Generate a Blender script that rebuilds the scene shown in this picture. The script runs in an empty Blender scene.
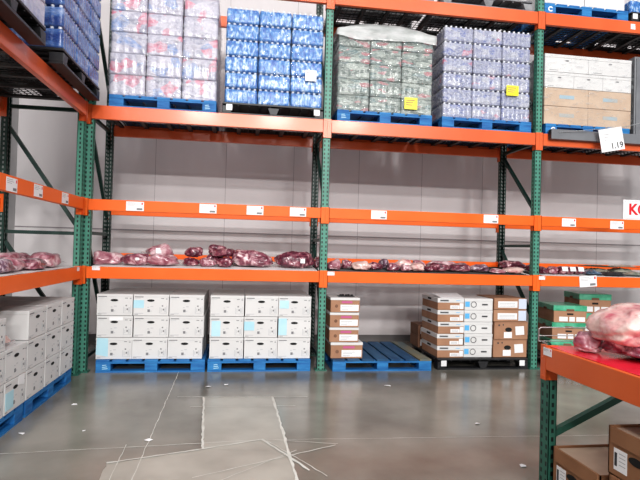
import bpy, math, random
from mathutils import Vector, Matrix, noise
random.seed(7)
PI = math.pi
COL = bpy.context.scene.collection

# ------------------------------------------------------------------ materials
def nmat(name, c1, c2=None, scale=4.0, rough=0.5, metal=0.0, bump=0.0, bscale=None, coat=0.0,
         stretch=(1, 1, 1), contrast=(0.35, 0.65), alpha=1.0, detail=4.0, spec=0.5, c3=None, sheen=None, emit=0):
    m = bpy.data.materials.new(name); m.use_nodes = True
    nt = m.node_tree; N = nt.nodes; L = nt.links
    b = N['Principled BSDF']
    b.inputs['Roughness'].default_value = rough
    b.inputs['Metallic'].default_value = metal
    b.inputs['Coat Weight'].default_value = coat
    b.inputs['Coat Roughness'].default_value = 0.12
    b.inputs['Specular IOR Level'].default_value = spec
    b.inputs['Alpha'].default_value = alpha
    tc = N.new('ShaderNodeTexCoord'); oi = N.new('ShaderNodeObjectInfo')
    mp = N.new('ShaderNodeMapping'); mp.inputs['Scale'].default_value = stretch
    L.new(tc.outputs['Object'], mp.inputs['Vector'])
    mul = N.new('ShaderNodeMath'); mul.operation = 'MULTIPLY'; mul.inputs[1].default_value = 37.0
    L.new(oi.outputs['Random'], mul.inputs[0])
    if c2 is None:
        b.inputs['Base Color'].default_value = (*c1, 1)
    else:
        nz = N.new('ShaderNodeTexNoise'); nz.noise_dimensions = '4D'
        nz.inputs['Scale'].default_value = scale; nz.inputs['Detail'].default_value = detail
        L.new(mp.outputs[0], nz.inputs['Vector']); L.new(mul.outputs[0], nz.inputs['W'])
        cr = N.new('ShaderNodeValToRGB')
        cr.color_ramp.elements[0].position = contrast[0]; cr.color_ramp.elements[0].color = (*c1, 1)
        cr.color_ramp.elements[1].position = contrast[1]; cr.color_ramp.elements[1].color = (*c2, 1)
        if c3:
            e = cr.color_ramp.elements.new((contrast[0] + contrast[1]) / 2); e.color = (*c3, 1)
        L.new(nz.outputs['Fac'], cr.inputs[0]); L.new(cr.outputs[0], b.inputs['Base Color'])
    if bump:
        nb = N.new('ShaderNodeTexNoise'); nb.noise_dimensions = '4D'
        nb.inputs['Scale'].default_value = bscale or scale * 4; nb.inputs['Detail'].default_value = 3
        L.new(mp.outputs[0], nb.inputs['Vector']); L.new(mul.outputs[0], nb.inputs['W'])
        bp = N.new('ShaderNodeBump'); bp.inputs['Strength'].default_value = bump; bp.inputs['Distance'].default_value = 0.02
        L.new(nb.outputs['Fac'], bp.inputs['Height']); L.new(bp.outputs[0], b.inputs['Normal'])
    return m

def blockmat(name, cols, cell, rough=0.3, bump=0.4, coat=0.4, mixn=0.35, base=(0.7, 0.7, 0.75)):
    """printed shrink film: voronoi patches of a few inks softened with noise"""
    m = bpy.data.materials.new(name); m.use_nodes = True
    nt = m.node_tree; N = nt.nodes; L = nt.links
    b = N['Principled BSDF']; b.inputs['Roughness'].default_value = rough; b.inputs['Coat Weight'].default_value = coat
    b.inputs['Coat Roughness'].default_value = 0.1
    tc = N.new('ShaderNodeTexCoord'); oi = N.new('ShaderNodeObjectInfo')
    mp = N.new('ShaderNodeMapping'); mp.inputs['Scale'].default_value = cell
    L.new(tc.outputs['Object'], mp.inputs['Vector'])
    mul = N.new('ShaderNodeVectorMath'); mul.operation = 'SCALE'; mul.inputs[0].default_value = (7.3, 11.1, 5.7)
    L.new(oi.outputs['Random'], mul.inputs['Scale'])
    ad = N.new('ShaderNodeVectorMath'); ad.operation = 'ADD'
    L.new(mp.outputs[0], ad.inputs[0]); L.new(mul.outputs[0], ad.inputs[1])
    v = N.new('ShaderNodeTexVoronoi'); v.inputs['Scale'].default_value = 1.0
    L.new(ad.outputs[0], v.inputs['Vector'])
    sp = N.new('ShaderNodeSeparateColor'); L.new(v.outputs['Color'], sp.inputs[0])
    cr = N.new('ShaderNodeValToRGB'); cr.color_ramp.interpolation = 'CONSTANT'
    els = cr.color_ramp.elements
    for i, (pos, c) in enumerate(cols):
        e = els[i] if i < 2 else els.new(pos)
        e.position = pos; e.color = (*c, 1)
    L.new(sp.outputs[0], cr.inputs[0])
    nz = N.new('ShaderNodeTexNoise'); nz.inputs['Scale'].default_value = 3.0; nz.inputs['Detail'].default_value = 6
    L.new(ad.outputs[0], nz.inputs['Vector'])
    rr = N.new('ShaderNodeMapRange'); rr.inputs[1].default_value = 0.21; rr.inputs[2].default_value = 0.62
    rr.inputs[3].default_value = 0; rr.inputs[4].default_value = mixn * 2
    L.new(nz.outputs['Fac'], rr.inputs[0])
    mx = N.new('ShaderNodeMix'); mx.data_type = 'RGBA'
    L.new(rr.outputs[0], mx.inputs[0]); L.new(cr.outputs[0], mx.inputs[6]); mx.inputs[7].default_value = (*base, 1)
    L.new(mx.outputs[2], b.inputs['Base Color'])
    bp = N.new('ShaderNodeBump'); bp.inputs['Strength'].default_value = bump; bp.inputs['Distance'].default_value = 0.03
    L.new(nz.outputs['Fac'], bp.inputs['Height']); L.new(bp.outputs[0], b.inputs['Normal'])
    return m

def filmmat(name, opacity=0.3, tint=(0.58, 0.60, 0.62), scale=9.0, lo=0.55, hi=0.72):
    """clear stretch film: mostly see-through, with wrinkled glossy streaks"""
    m = bpy.data.materials.new(name); m.use_nodes = True
    nt = m.node_tree; N = nt.nodes; L = nt.links
    b = N['Principled BSDF']; b.inputs['Base Color'].default_value = (*tint, 1); b.inputs['Roughness'].default_value = 0.12
    b.inputs['Coat Weight'].default_value = 0.6
    tc = N.new('ShaderNodeTexCoord'); mp = N.new('ShaderNodeMapping'); mp.inputs['Scale'].default_value = (1, 1, 3.5)
    mp.inputs['Rotation'].default_value = (0, 0.25, 0)
    L.new(tc.outputs['Object'], mp.inputs['Vector'])
    nz = N.new('ShaderNodeTexNoise'); nz.inputs['Scale'].default_value = scale; nz.inputs['Detail'].default_value = 5
    nz.inputs['Distortion'].default_value = 1.2
    L.new(mp.outputs[0], nz.inputs['Vector'])
    rr = N.new('ShaderNodeMapRange'); rr.inputs[1].default_value = lo; rr.inputs[2].default_value = hi
    rr.inputs[3].default_value = 0.03; rr.inputs[4].default_value = opacity
    L.new(nz.outputs['Fac'], rr.inputs[0]); L.new(rr.outputs[0], b.inputs['Alpha'])
    bp = N.new('ShaderNodeBump'); bp.inputs['Strength'].default_value = 0.8; bp.inputs['Distance'].default_value = 0.03
    L.new(nz.outputs['Fac'], bp.inputs['Height']); L.new(bp.outputs[0], b.inputs['Normal'])
    return m

def postmat(name, green, hole):
    """painted steel upright punched with two columns of teardrop slots on every face"""
    m = bpy.data.materials.new(name); m.use_nodes = True
    nt = m.node_tree; N = nt.nodes; L = nt.links
    b = N['Principled BSDF']; b.inputs['Roughness'].default_value = 0.45
    tc = N.new('ShaderNodeTexCoord'); sx = N.new('ShaderNodeSeparateXYZ'); L.new(tc.outputs['Object'], sx.inputs[0])
    ge = N.new('ShaderNodeNewGeometry')
    def M(op, a, bb=None, c=None):
        n = N.new('ShaderNodeMath'); n.operation = op
        for i, v in enumerate((a, bb, c)):
            if v is None: continue
            if isinstance(v, (int, float)): n.inputs[i].default_value = v
            else: L.new(v, n.inputs[i])
        return n.outputs[0]
    zf = M('FRACT', M('MULTIPLY', sx.outputs['Z'], 1 / 0.0508))
    zok = M('LESS_THAN', zf, 0.52)
    def colm(axis, c, w):
        return M('LESS_THAN', M('ABSOLUTE', M('SUBTRACT', M('ABSOLUTE', axis), c)), w)
    nx = N.new('ShaderNodeSeparateXYZ')
    tr = N.new('ShaderNodeVectorTransform'); tr.vector_type = 'NORMAL'; tr.convert_from = 'WORLD'; tr.convert_to = 'OBJECT'
    L.new(ge.outputs['Normal'], tr.inputs[0]); L.new(tr.outputs[0], nx.inputs[0])
    fy = M('GREATER_THAN', M('ABSOLUTE', nx.outputs['Y']), 0.7)
    fx = M('GREATER_THAN', M('ABSOLUTE', nx.outputs['X']), 0.7)
    a = M('MULTIPLY', fy, colm(sx.outputs['X'], 0.024, 0.0085))
    c = M('MULTIPLY', fx, colm(sx.outputs['Y'], 0.0, 0.008))
    mask = M('MULTIPLY', M('MAXIMUM', a, c), zok)
    nz = N.new('ShaderNodeTexNoise'); nz.inputs['Scale'].default_value = 3.0
    L.new(tc.outputs['Object'], nz.inputs['Vector'])
    cr = N.new('ShaderNodeValToRGB')
    cr.color_ramp.elements[0].color = (*[g * 0.8 for g in green], 1); cr.color_ramp.elements[0].position = 0.3
    cr.color_ramp.elements[1].color = (*[g * 1.15 for g in green], 1); cr.color_ramp.elements[1].position = 0.7
    L.new(nz.outputs['Fac'], cr.inputs[0])
    mx = N.new('ShaderNodeMix'); mx.data_type = 'RGBA'
    L.new(mask, mx.inputs[0]); L.new(cr.outputs[0], mx.inputs[6]); mx.inputs[7].default_value = (*hole, 1)
    L.new(mx.outputs[2], b.inputs['Base Color'])
    return m

def meatmat(name, dark, mid, fat, lo=0.4, hi=0.62, scale=7):
    m = nmat(name, dark, fat, scale=scale, rough=0.32, bump=0.35, bscale=28, coat=0.75, contrast=(lo, hi), c3=mid, detail=7)
    nz = [n for n in m.node_tree.nodes if n.type == 'TEX_NOISE'][0]
    nz.inputs['Distortion'].default_value = 1.6
    b = m.node_tree.nodes['Principled BSDF']; b.inputs['Subsurface Weight'].default_value = 0.0
    return m

MT = {}
MT['orange'] = nmat('orange_paint', (0.86, 0.145, 0.018), (0.92, 0.17, 0.028), scale=2, rough=0.45, coat=0.0, spec=.3)
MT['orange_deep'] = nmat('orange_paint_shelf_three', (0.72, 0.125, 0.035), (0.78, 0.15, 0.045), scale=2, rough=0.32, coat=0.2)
MT['post'] = postmat('green_slotted_steel', (0.080, 0.270, 0.200), (0.006, 0.016, 0.014))
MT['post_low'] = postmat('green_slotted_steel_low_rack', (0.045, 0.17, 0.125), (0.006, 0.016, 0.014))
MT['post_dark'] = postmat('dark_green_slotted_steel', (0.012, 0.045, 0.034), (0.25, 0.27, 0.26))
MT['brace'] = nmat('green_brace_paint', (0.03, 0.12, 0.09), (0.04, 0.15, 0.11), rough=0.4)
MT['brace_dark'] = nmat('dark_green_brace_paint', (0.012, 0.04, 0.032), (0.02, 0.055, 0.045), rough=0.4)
MT['steel'] = nmat('galvanised_steel', (0.45, 0.46, 0.47), (0.6, 0.61, 0.62), rough=0.35, metal=0.7)
MT['deck'] = nmat('dark_deck_steel', (0.035, 0.035, 0.035), (0.08, 0.078, 0.075), rough=0.5, metal=0.3)
MT['blue'] = nmat('blue_painted_wood', (0.008, 0.11, 0.34), (0.035, 0.24, 0.54), scale=6, rough=0.6, bump=0.2, stretch=(0.5, 3, 3))
MT['blue_worn'] = nmat('worn_blue_painted_wood', (0.008, 0.055, 0.14), (0.03, 0.11, 0.22), scale=4, rough=0.7, bump=0.2, stretch=(3, 0.5, 3))
MT['tan_worn'] = nmat('bare_worn_wood', (0.22, 0.19, 0.12), (0.10, 0.15, 0.17), scale=4, rough=0.75, stretch=(3, 0.5, 3))
MT['blackp'] = nmat('black_plastic', (0.012, 0.012, 0.014), (0.03, 0.03, 0.033), rough=0.45)
MT['greyp'] = nmat('grey_plastic', (0.12, 0.12, 0.13), (0.3, 0.3, 0.31), rough=0.45)
MT['white'] = nmat('white_board', (0.665, 0.655, 0.65), (0.71, 0.70, 0.695), scale=2, rough=0.6)
MT['white_side'] = nmat('white_board_grey_tops', (0.60, 0.585, 0.585), (0.68, 0.665, 0.665), scale=3, rough=0.6)
MT['ink'] = nmat('dark_ink', (0.05, 0.05, 0.055), rough=0.6)
MT['greyink'] = nmat('faint_grey_ink', (0.38, 0.38, 0.39), rough=0.6)
MT['midink'] = nmat('mid_grey_ink', (0.22, 0.22, 0.23), rough=0.6); MT['paleink'] = nmat('very_faint_ink', (0.55, 0.55, 0.56), rough=0.6)
MT['magenta'] = nmat('magenta_print', (0.55, 0.12, 0.28), rough=0.6)
MT['hole'] = nmat('hand_hole_dark', (0.01, 0.01, 0.01), rough=0.8)
MT['sky'] = nmat('pale_blue_sticker', (0.42, 0.68, 0.78), (0.52, 0.75, 0.83), rough=0.5)
MT['bluesq'] = nmat('blue_print', (0.12, 0.45, 0.78), rough=0.5)
MT['paper'] = nmat('white_paper', (0.82, 0.81, 0.82), (0.87, 0.86, 0.87), rough=0.5)
MT['yellow'] = nmat('yellow_sticker', (0.85, 0.78, 0.03), (0.9, 0.84, 0.08), rough=0.4)
MT['kraft'] = nmat('brown_cardboard', (0.36, 0.19, 0.115), (0.44, 0.245, 0.15), scale=5, rough=0.75)
MT['kraft_pale'] = nmat('pale_brown_cardboard', (0.52, 0.38, 0.28), (0.60, 0.46, 0.35), scale=5, rough=0.7)
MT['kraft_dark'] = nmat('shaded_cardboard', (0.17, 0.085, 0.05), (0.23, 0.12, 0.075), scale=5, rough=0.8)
MT['kraft_fg'] = nmat('orange_brown_cardboard', (0.26, 0.125, 0.062), (0.32, 0.16, 0.082), scale=5, rough=0.7)
MT['greenlid'] = nmat('green_printed_board', (0.03, 0.32, 0.17), (0.14, 0.52, 0.34), scale=9, rough=0.35, coat=0.3)
MT['greendark'] = nmat('dark_green_board', (0.012, 0.05, 0.035), (0.02, 0.09, 0.06), scale=9, rough=0.6)
MT['red'] = nmat('red_shelf_sheet', (0.70, 0.012, 0.035), (0.78, 0.03, 0.06), scale=5, rough=0.25, coat=0.3, bump=0.25, bscale=7)
MT['redink'] = nmat('red_ink', (0.72, 0.02, 0.03), rough=0.5)
MT['liner'] = nmat('white_shelf_liner', (0.72, 0.70, 0.70), (0.82, 0.80, 0.80), rough=0.5)
MT['grey'] = nmat('grey_painted_steel', (0.17, 0.175, 0.19), (0.22, 0.225, 0.24), rough=0.45)
MT['wire'] = nmat('chrome_wire', (0.55, 0.50, 0.50), rough=0.3, metal=0.8)
MT['cap'] = nmat('white_bottle_caps', (0.72, 0.74, 0.78), (0.85, 0.87, 0.9), rough=0.35)
MT['bwater'] = nmat('blue_water_film_painted_glints', (0.02, 0.11, 0.42), (0.62, 0.72, 0.82), c3=(0.07, 0.25, 0.58), scale=24, rough=0.16, bump=0.7, bscale=45, coat=0.8,
                    stretch=(1.3, 1.3, 0.75), contrast=(0.38, 0.66), detail=7)  # pale flecks paint highlights and bottle shading into the blue
MT['bwaterL'] = nmat('blue_violet_water_film', (0.03, 0.07, 0.26), (0.38, 0.46, 0.66), c3=(0.09, 0.19, 0.46), scale=6, rough=0.2, bump=0.5, bscale=30, coat=0.8,
                     stretch=(1, 1, 2.2), contrast=(0.36, 0.68), detail=6)
MT['packA'] = blockmat('red_blue_silver_print', [(0, (0.38, 0.37, 0.46)), (0.36, (0.55, 0.53, 0.60)), (0.60, (0.10, 0.22, 0.50)), (0.76, (0.60, 0.12, 0.20)), (0.88, (0.16, 0.17, 0.26))],
                       (7, 7, 9), base=(0.52, 0.50, 0.57), mixn=0.34)
MT['packC'] = blockmat('grey_green_print', [(0, (0.03, 0.06, 0.055)), (0.3, (0.22, 0.27, 0.25)), (0.48, (0.07, 0.15, 0.17)), (0.66, (0.42, 0.46, 0.43)), (0.87, (0.45, 0.05, 0.10))],
                       (8, 8, 24), base=(0.48, 0.52, 0.49), mixn=0.34, bump=0.8)
MT['packD'] = blockmat('violet_blue_print', [(0, (0.12, 0.14, 0.32)), (0.3, (0.42, 0.43, 0.53)), (0.5, (0.03, 0.07, 0.34)), (0.66, (0.20, 0.23, 0.42)), (0.91, (0.50, 0.05, 0.16))],
                       (10, 10, 14), base=(0.56, 0.57, 0.64), mixn=0.36, bump=0.8)
MT['packF'] = blockmat('white_violet_print', [(0, (0.36, 0.36, 0.52)), (0.4, (0.50, 0.48, 0.60)), (0.7, (0.26, 0.29, 0.50)), (0.9, (0.4, 0.22, 0.4))],
                       (5, 5, 9), base=(0.52, 0.52, 0.62), mixn=0.4)
MT['film'] = filmmat('clear_stretch_film', 0.42)
MT['film_strong'] = filmmat('bright_stretch_film', 0.50, (0.66, 0.65, 0.69), 5, 0.50, 0.74)
MT['sheet'] = nmat('milky_plastic_sheet', (0.46, 0.48, 0.47), (0.72, 0.73, 0.73), scale=5, rough=0.3, bump=0.7, bscale=9, coat=0.5, stretch=(1, 1, 3), alpha=0.72)
MT['bag'] = filmmat('vacuum_bag', 0.6, (0.8, 0.7, 0.72), 20, 0.4, 0.7)
MT['meat_dark'] = meatmat('dark_red_meat', (0.09, 0.012, 0.03), (0.22, 0.045, 0.075), (0.62, 0.36, 0.38), 0.42, 0.66, 9)
MT['meat_red'] = meatmat('marbled_red_meat', (0.13, 0.018, 0.04), (0.32, 0.10, 0.14), (0.76, 0.56, 0.58), 0.40, 0.62, 8)
MT['meat_pink'] = meatmat('pink_meat', (0.26, 0.06, 0.095), (0.47, 0.22, 0.26), (0.78, 0.60, 0.62), 0.36, 0.62, 6)
MT['meat_fat'] = meatmat('fat_capped_meat', (0.42, 0.05, 0.09), (0.62, 0.32, 0.31), (0.70, 0.50, 0.46), 0.30, 0.52, 4.5)
MT['meat_slate'] = meatmat('greyish_red_meat', (0.06, 0.02, 0.04), (0.22, 0.12, 0.17), (0.62, 0.52, 0.56), 0.40, 0.62, 8)
MT['fish'] = nmat('grey_green_flat_pack', (0.10, 0.12, 0.09), (0.48, 0.46, 0.38), scale=12, rough=0.25, coat=0.8, bump=0.3)

# ------------------------------------------------------------------ mesh helpers
class MB:
    def __init__(s): s.v = []; s.f = []; s.mi = []
    def add(s, vs, fs, mi=0):
        n = len(s.v); s.v += [tuple(v) for v in vs]
        s.f += [tuple(i + n for i in f) for f in fs]; s.mi += [mi] * len(fs)
        return s
    def box(s, x0, x1, y0, y1, z0, z1, mi=0):
        vs = [(x, y, z) for x in (x0, x1) for y in (y0, y1) for z in (z0, z1)]
        return s.add(vs, [(0, 1, 3, 2), (4, 6, 7, 5), (0, 4, 5, 1), (2, 3, 7, 6), (0, 2, 6, 4), (1, 5, 7, 3)], mi)
    def bar(s, a, b, w, h, up=(0, 0, 1), mi=0):
        a = Vector(a); b = Vector(b); d = (b - a).normalized(); upv = Vector(up)
        if abs(d.dot(upv)) > 0.95: upv = Vector((0, 1, 0))
        r = d.cross(upv).normalized() * (w / 2); u = r.cross(d).normalized() * (h / 2)
        vs = [p + i * r + j * u for p in (a, b) for i in (-1, 1) for j in (-1, 1)]
        return s.add(vs, [(0, 1, 3, 2), (4, 6, 7, 5), (0, 4, 5, 1), (2, 3, 7, 6), (0, 2, 6, 4), (1, 5, 7, 3)], mi)
    def tube(s, pts, r, n=6, mi=0):
        pts = [Vector(p) for p in pts]; base = len(s.v)
        for i, p in enumerate(pts):
            d = (pts[min(i + 1, len(pts) - 1)] - pts[max(i - 1, 0)]).normalized()
            up = Vector((0, 0, 1)) if abs(d.z) < 0.9 else Vector((0, 1, 0))
            a = d.cross(up).normalized(); b = a.cross(d)
            for k in range(n):
                t = 2 * PI * k / n; s.v.append(tuple(p + r * (math.cos(t) * a + math.sin(t) * b)))
        for i in range(len(pts) - 1):
            for k in range(n):
                s.f.append((base + i * n + k, base + i * n + (k + 1) % n, base + (i + 1) * n + (k + 1) % n, base + (i + 1) * n + k)); s.mi.append(mi)
        s.f.append(tuple(base + k for k in reversed(range(n)))); s.mi.append(mi)
        e = base + (len(pts) - 1) * n
        s.f.append(tuple(e + k for k in range(n))); s.mi.append(mi)
        return s
    def disc(s, c, rx, rz, n=16, y=0.0, mi=0):
        """flat oval facing -y"""
        vs = [(c[0] + rx * math.cos(2 * PI * k / n), y, c[1] + rz * math.sin(2 * PI * k / n)) for k in range(n)]
        vs += [(v[0], y + 0.004, v[2]) for v in vs]
        fs = [tuple(range(n)), tuple(range(2 * n - 1, n - 1, -1))] + [(k, (k + 1) % n, n + (k + 1) % n, n + k) for k in range(n)]
        return s.add(vs, fs, mi)
    def lathe(s, c, prof, n=10, mi=0):
        base = len(s.v)
        for r, z in prof:
            for k in range(n):
                t = 2 * PI * k / n; s.v.append((c[0] + r * math.cos(t), c[1] + r * math.sin(t), c[2] + z))
        for i in range(len(prof) - 1):
            for k in range(n):
                s.f.append((base + i * n + k, base + i * n + (k + 1) % n, base + (i + 1) * n + (k + 1) % n, base + (i + 1) * n + k)); s.mi.append(mi)
        s.f.append(tuple(base + (len(prof) - 1) * n + k for k in range(n))); s.mi.append(mi)
        s.f.append(tuple(base + k for k in reversed(range(n)))); s.mi.append(mi)
        return s
    def build(s, name, mats, parent=None, bevel=0.0, smooth=False, loc=None, rz=0):
        me = bpy.data.meshes.new(name); me.from_pydata(s.v, [], s.f); me.update()
        if not isinstance(mats, (list, tuple)): mats = [mats]
        for m in mats: me.materials.append(m)
        me.polygons.foreach_set('material_index', s.mi)
        if smooth: me.polygons.foreach_set('use_smooth', [True] * len(me.polygons))
        o = bpy.data.objects.new(name, me); COL.objects.link(o)
        if parent: o.parent = parent
        if loc: o.location = loc
        if rz: o.rotation_euler.z = rz
        if bevel:
            md = o.modifiers.new('bevel', 'BEVEL'); md.width = bevel; md.segments = 2; md.limit_method = 'ANGLE'
        return o

def tag(o, label, cat, group=None):
    o['label'] = label; o['category'] = cat
    if group: o['group'] = group
    return o
def thing(name, label, cat, loc=(0, 0, 0), rz=0, group=None):
    o = bpy.data.objects.new(name, None); COL.objects.link(o); o.empty_display_size = 0.1
    o.location = loc; o.rotation_euler.z = rz
    return tag(o, label, cat, group)
def struct(name, mb, m, **k):
    o = mb.build(name, m, **k); o['kind'] = 'structure'; return o
def copy_tree(o, loc=None, rz=None, label=None, group=None, parent=None, kids=None):
    c = o.copy(); COL.objects.link(c)
    if parent: c.parent = parent
    for ch in list(o.children if kids is None else kids): copy_tree(ch, parent=c)
    if loc is not None: c.location = loc
    if rz is not None: c.rotation_euler.z = rz
    if label: c['label'] = label
    if group: c['group'] = group
    return c
class Proto:
    """first use moves the original, later uses copy it with its parts"""
    def __init__(s, root): s.root = root; s.used = False; s.kids = list(root.children); s.sc = root.scale.copy()
    def put(s, loc, rz=0, label=None, group=None):
        if not s.used:
            s.used = True; o = s.root; o.location = loc; o.rotation_euler.z = rz
            if label: o['label'] = label
            if group: o['group'] = group
            return o
        c = copy_tree(s.root, loc, rz, label, group, kids=s.kids)
        c.scale = s.sc; c.rotation_euler = (0, 0, rz)
        if not group and 'group' in c: del c['group']
        return c
def text_mesh(s, size, name, m, parent, loc, rot=(PI / 2, 0, 0), bold=0.0):
    cu = bpy.data.curves.new(name, 'FONT'); cu.body = s; cu.size = size; cu.extrude = 0.0008; cu.offset = bold
    cu.align_x = 'CENTER'; cu.align_y = 'CENTER'
    t = bpy.data.objects.new('tmp', cu); COL.objects.link(t)
    bpy.context.view_layer.update()
    me = bpy.data.meshes.new_from_object(t.evaluated_get(bpy.context.evaluated_depsgraph_get()))
    bpy.data.objects.remove(t)
    me.materials.clear(); me.materials.append(m)
    o = bpy.data.objects.new(name, me); COL.objects.link(o); o.parent = parent; o.location = loc; o.rotation_euler = rot
    return o

# ------------------------------------------------------------------ setting
P = 2.75; D = 0.90; PL = 3.20
H1, H2, H3, H4 = 1.19, 1.95, 3.013, 4.575
WY = 1.96; WX = -1.5

fl = MB(); fl.box(WX, 11, -9, WY, -0.1, 0, 0)
floor_m = nmat('polished_concrete', (0.150, 0.140, 0.120), (0.29, 0.276, 0.244), scale=1.2, rough=0.30, contrast=(0.36, 0.64), detail=8)
patch_m = nmat('new_concrete_patch', (0.33, 0.315, 0.28), (0.44, 0.425, 0.38), scale=2.6, rough=0.30, detail=8)
line_m = nmat('pale_sawcut', (0.55, 0.54, 0.50), (0.68, 0.67, 0.63), scale=9, rough=0.6)
# roughness wander on the floor
nt = floor_m.node_tree; nz = nt.nodes.new('ShaderNodeTexNoise'); nz.inputs['Scale'].default_value = 2.5; nz.inputs['Detail'].default_value = 5
mr = nt.nodes.new('ShaderNodeMapRange'); mr.inputs[3].default_value = 0.10; mr.inputs[4].default_value = 0.30
nt.links.new(nz.outputs['Fac'], mr.inputs[0]); nt.links.new(mr.outputs[0], nt.nodes['Principled BSDF'].inputs['Roughness'])
def jag(pts, step=0.05, amp=0.012):
    out = []
    for i in range(len(pts)):
        a = Vector(pts[i]); b = Vector(pts[(i + 1) % len(pts)]); n = max(1, int((b - a).length / step))
        nrm = Vector((-(b - a).y, (b - a).x)).normalized()
        for k in range(n):
            p = a.lerp(b, k / n) + nrm * random.uniform(-amp, amp) * (0 if k == 0 else 1); out.append((p.x, p.y, 0.0012))
    return out
p1 = jag([(1.45, -1.10), (2.11, -1.12), (2.145, -2.50), (1.53, -2.42)])
fl.add(p1, [tuple(range(len(p1)))], 1)
p2 = [(x, y, .0006) for x, y, z in jag([(0.92, -2.62), (1.53, -2.42), (2.15, -2.46), (2.16, -3.9), (1.05, -3.9)])]
fl.add(p2, [tuple(range(len(p2)))], 1)
SZ = [.0015]
def stroke(a, b, w=0.008, jitter=0.004):
    a = Vector((*a, 0)); b = Vector((*b, 0)); n = max(2, int((b - a).length / 0.06)); d = (b - a).normalized(); nr = Vector((-d.y, d.x, 0))
    vs = []
    for k in range(n + 1):
        p = a.lerp(b, k / n) + nr * random.uniform(-jitter, jitter); ww = w * random.uniform(0.5, 1.2) / 2
        vs += [(p.x + nr.x * ww, p.y + nr.y * ww, 0.0022), (p.x - nr.x * ww, p.y - nr.y * ww, 0.0022)]
    SZ[0] += .0003; vs = [(p[0], p[1], SZ[0]) for p in vs]
    fl.add(vs, [(2 * k, 2 * k + 1, 2 * k + 3, 2 * k + 2) for k in range(n)], 2)
for a, b, w in [((1.10, -0.05), (1.14, -3.4), .007), ((-1.4, -2.52), (1.95, -2.27), .008), ((1.95, -2.27), (9.5, -2.55), .004), ((1.45, -1.1), (1.53, -2.42), .02), ((2.11, -1.12), (2.16, -3.4), .022),
                ((1.20, -1.08), (2.45, -1.15), .010), ((1.35, -1.40), (2.3, -1.43), .006), ((1.53, -2.42), (1.96, -2.26), .014), ((0.92, -2.62), (1.53, -2.42), .02), ((1.96, -2.26), (2.25, -2.85), .022),
                ((1.5, -2.9), (2.50, -2.42), .009), ((1.96, -2.26), (2.52, -2.40), .006), ((1.0, -2.9), (0.98, -2.3), .006), ((2.0, -2.3), (2.35, -2.95), .007), ((1.62, -3.0), (2.2, -2.5), .006)]:
    stroke(a, b, w)
struct('floor', fl, [floor_m, patch_m, line_m])

wall_m = nmat('painted_wall_panel', (0.70, 0.655, 0.66), (0.79, 0.75, 0.755), scale=0.8, rough=0.55, stretch=(1.6, 1.6, 0.35), detail=5)
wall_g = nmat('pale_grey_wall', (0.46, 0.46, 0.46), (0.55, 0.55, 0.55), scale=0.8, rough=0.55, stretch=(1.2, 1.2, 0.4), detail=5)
seam_shadow_m = nmat('wall_seam_and_shadow_edge', (0.33, 0.30, 0.31), rough=0.7)
w = MB(); w.box(WX, 11, WY, WY + 0.15, 0, 7.5); struct('wall_back', w, wall_m)
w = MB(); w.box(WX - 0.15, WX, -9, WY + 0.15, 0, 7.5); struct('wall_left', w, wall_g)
w = MB(); w.box(WX, 11, WY - 0.006, WY, 1.655, 1.672)  # dark strip paints the shadow edge across the wall
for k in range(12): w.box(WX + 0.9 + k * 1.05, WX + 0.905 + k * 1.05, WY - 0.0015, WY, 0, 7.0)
struct('trim_seams_shadow_edge', w, seam_shadow_m)
w = MB(); w.box(WX, 11, WY - 0.012, WY, 0, 0.10); struct('baseboard_back', w, nmat('dark_base', (0.16, 0.15, 0.15), rough=0.7))

# ------------------------------------------------------------------ racking
def rack_frame(height, braces, label, loc, rz=0, dark_rear=True, width=0.09, depth=0.07, back=D, group='slotted rack uprights'):
    t = thing('rack_upright', label, 'rack upright', loc, rz)
    for i, y in enumerate((0, back)):
        p = MB()
        w2, d2 = width / 2, depth / 2
        p.box(-w2, w2, -d2, -d2 + 0.004, 0.012, height); p.box(-w2, -w2 + 0.004, -d2, d2, 0.012, height); p.box(w2 - 0.004, w2, -d2, d2, 0.012, height)
        p.box(-w2, -w2 + 0.025, d2 - 0.004, d2, 0.012, height); p.box(w2 - 0.025, w2, d2 - 0.004, d2, 0.012, height)
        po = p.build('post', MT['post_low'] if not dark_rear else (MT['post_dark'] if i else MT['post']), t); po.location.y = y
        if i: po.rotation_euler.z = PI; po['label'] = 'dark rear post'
        f = MB(); f.box(-w2 - 0.025, w2 + 0.025, -d2 - 0.03, d2 + 0.03, 0.0, 0.012)
        for sx in (-1, 1): f.lathe((sx * (w2 + 0.012), -d2 - 0.016, 0.012), [(0.009, 0), (0.009, 0.012)], 6)
        fo = f.build('foot_plate', MT['brace'], t); fo.location.y = y
    for kind, y0, z0, y1, z1 in braces:
        b = MB(); b.bar((0, y0, z0), (0, y1, z1), 0.038, 0.038)
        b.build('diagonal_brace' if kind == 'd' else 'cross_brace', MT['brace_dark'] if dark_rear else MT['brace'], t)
    return t
fr = D - 0.03
B_front = [('h', .03, .15, fr, .15), ('d', fr, 1.50, .03, .65), ('h', .03, 1.568, fr, 1.568), ('d', fr, 2.84, .03, 2.03), ('h', .03, 2.90, fr, 2.90), ('d', fr, 4.2, .03, 3.3), ('h', .03, 4.3, fr, 4.3)]
B_back = [('h', .03, .15, fr, .15), ('d', .03, 1.50, fr, .35), ('h', .03, 1.568, fr, 1.568), ('d', .03, 2.76, fr, 1.80), ('h', .03, 2.90, fr, 2.90), ('d', .03, 4.2, fr, 3.3)]
rack_frame(5.3, B_back, 'green slotted upright of back rack, beside the left corner', (0.035, 0, 0))
f2 = rack_frame(5.3, B_front, 'green slotted upright between the white cartons and the mostly empty blue pallet', (P, 0, 0))
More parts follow.
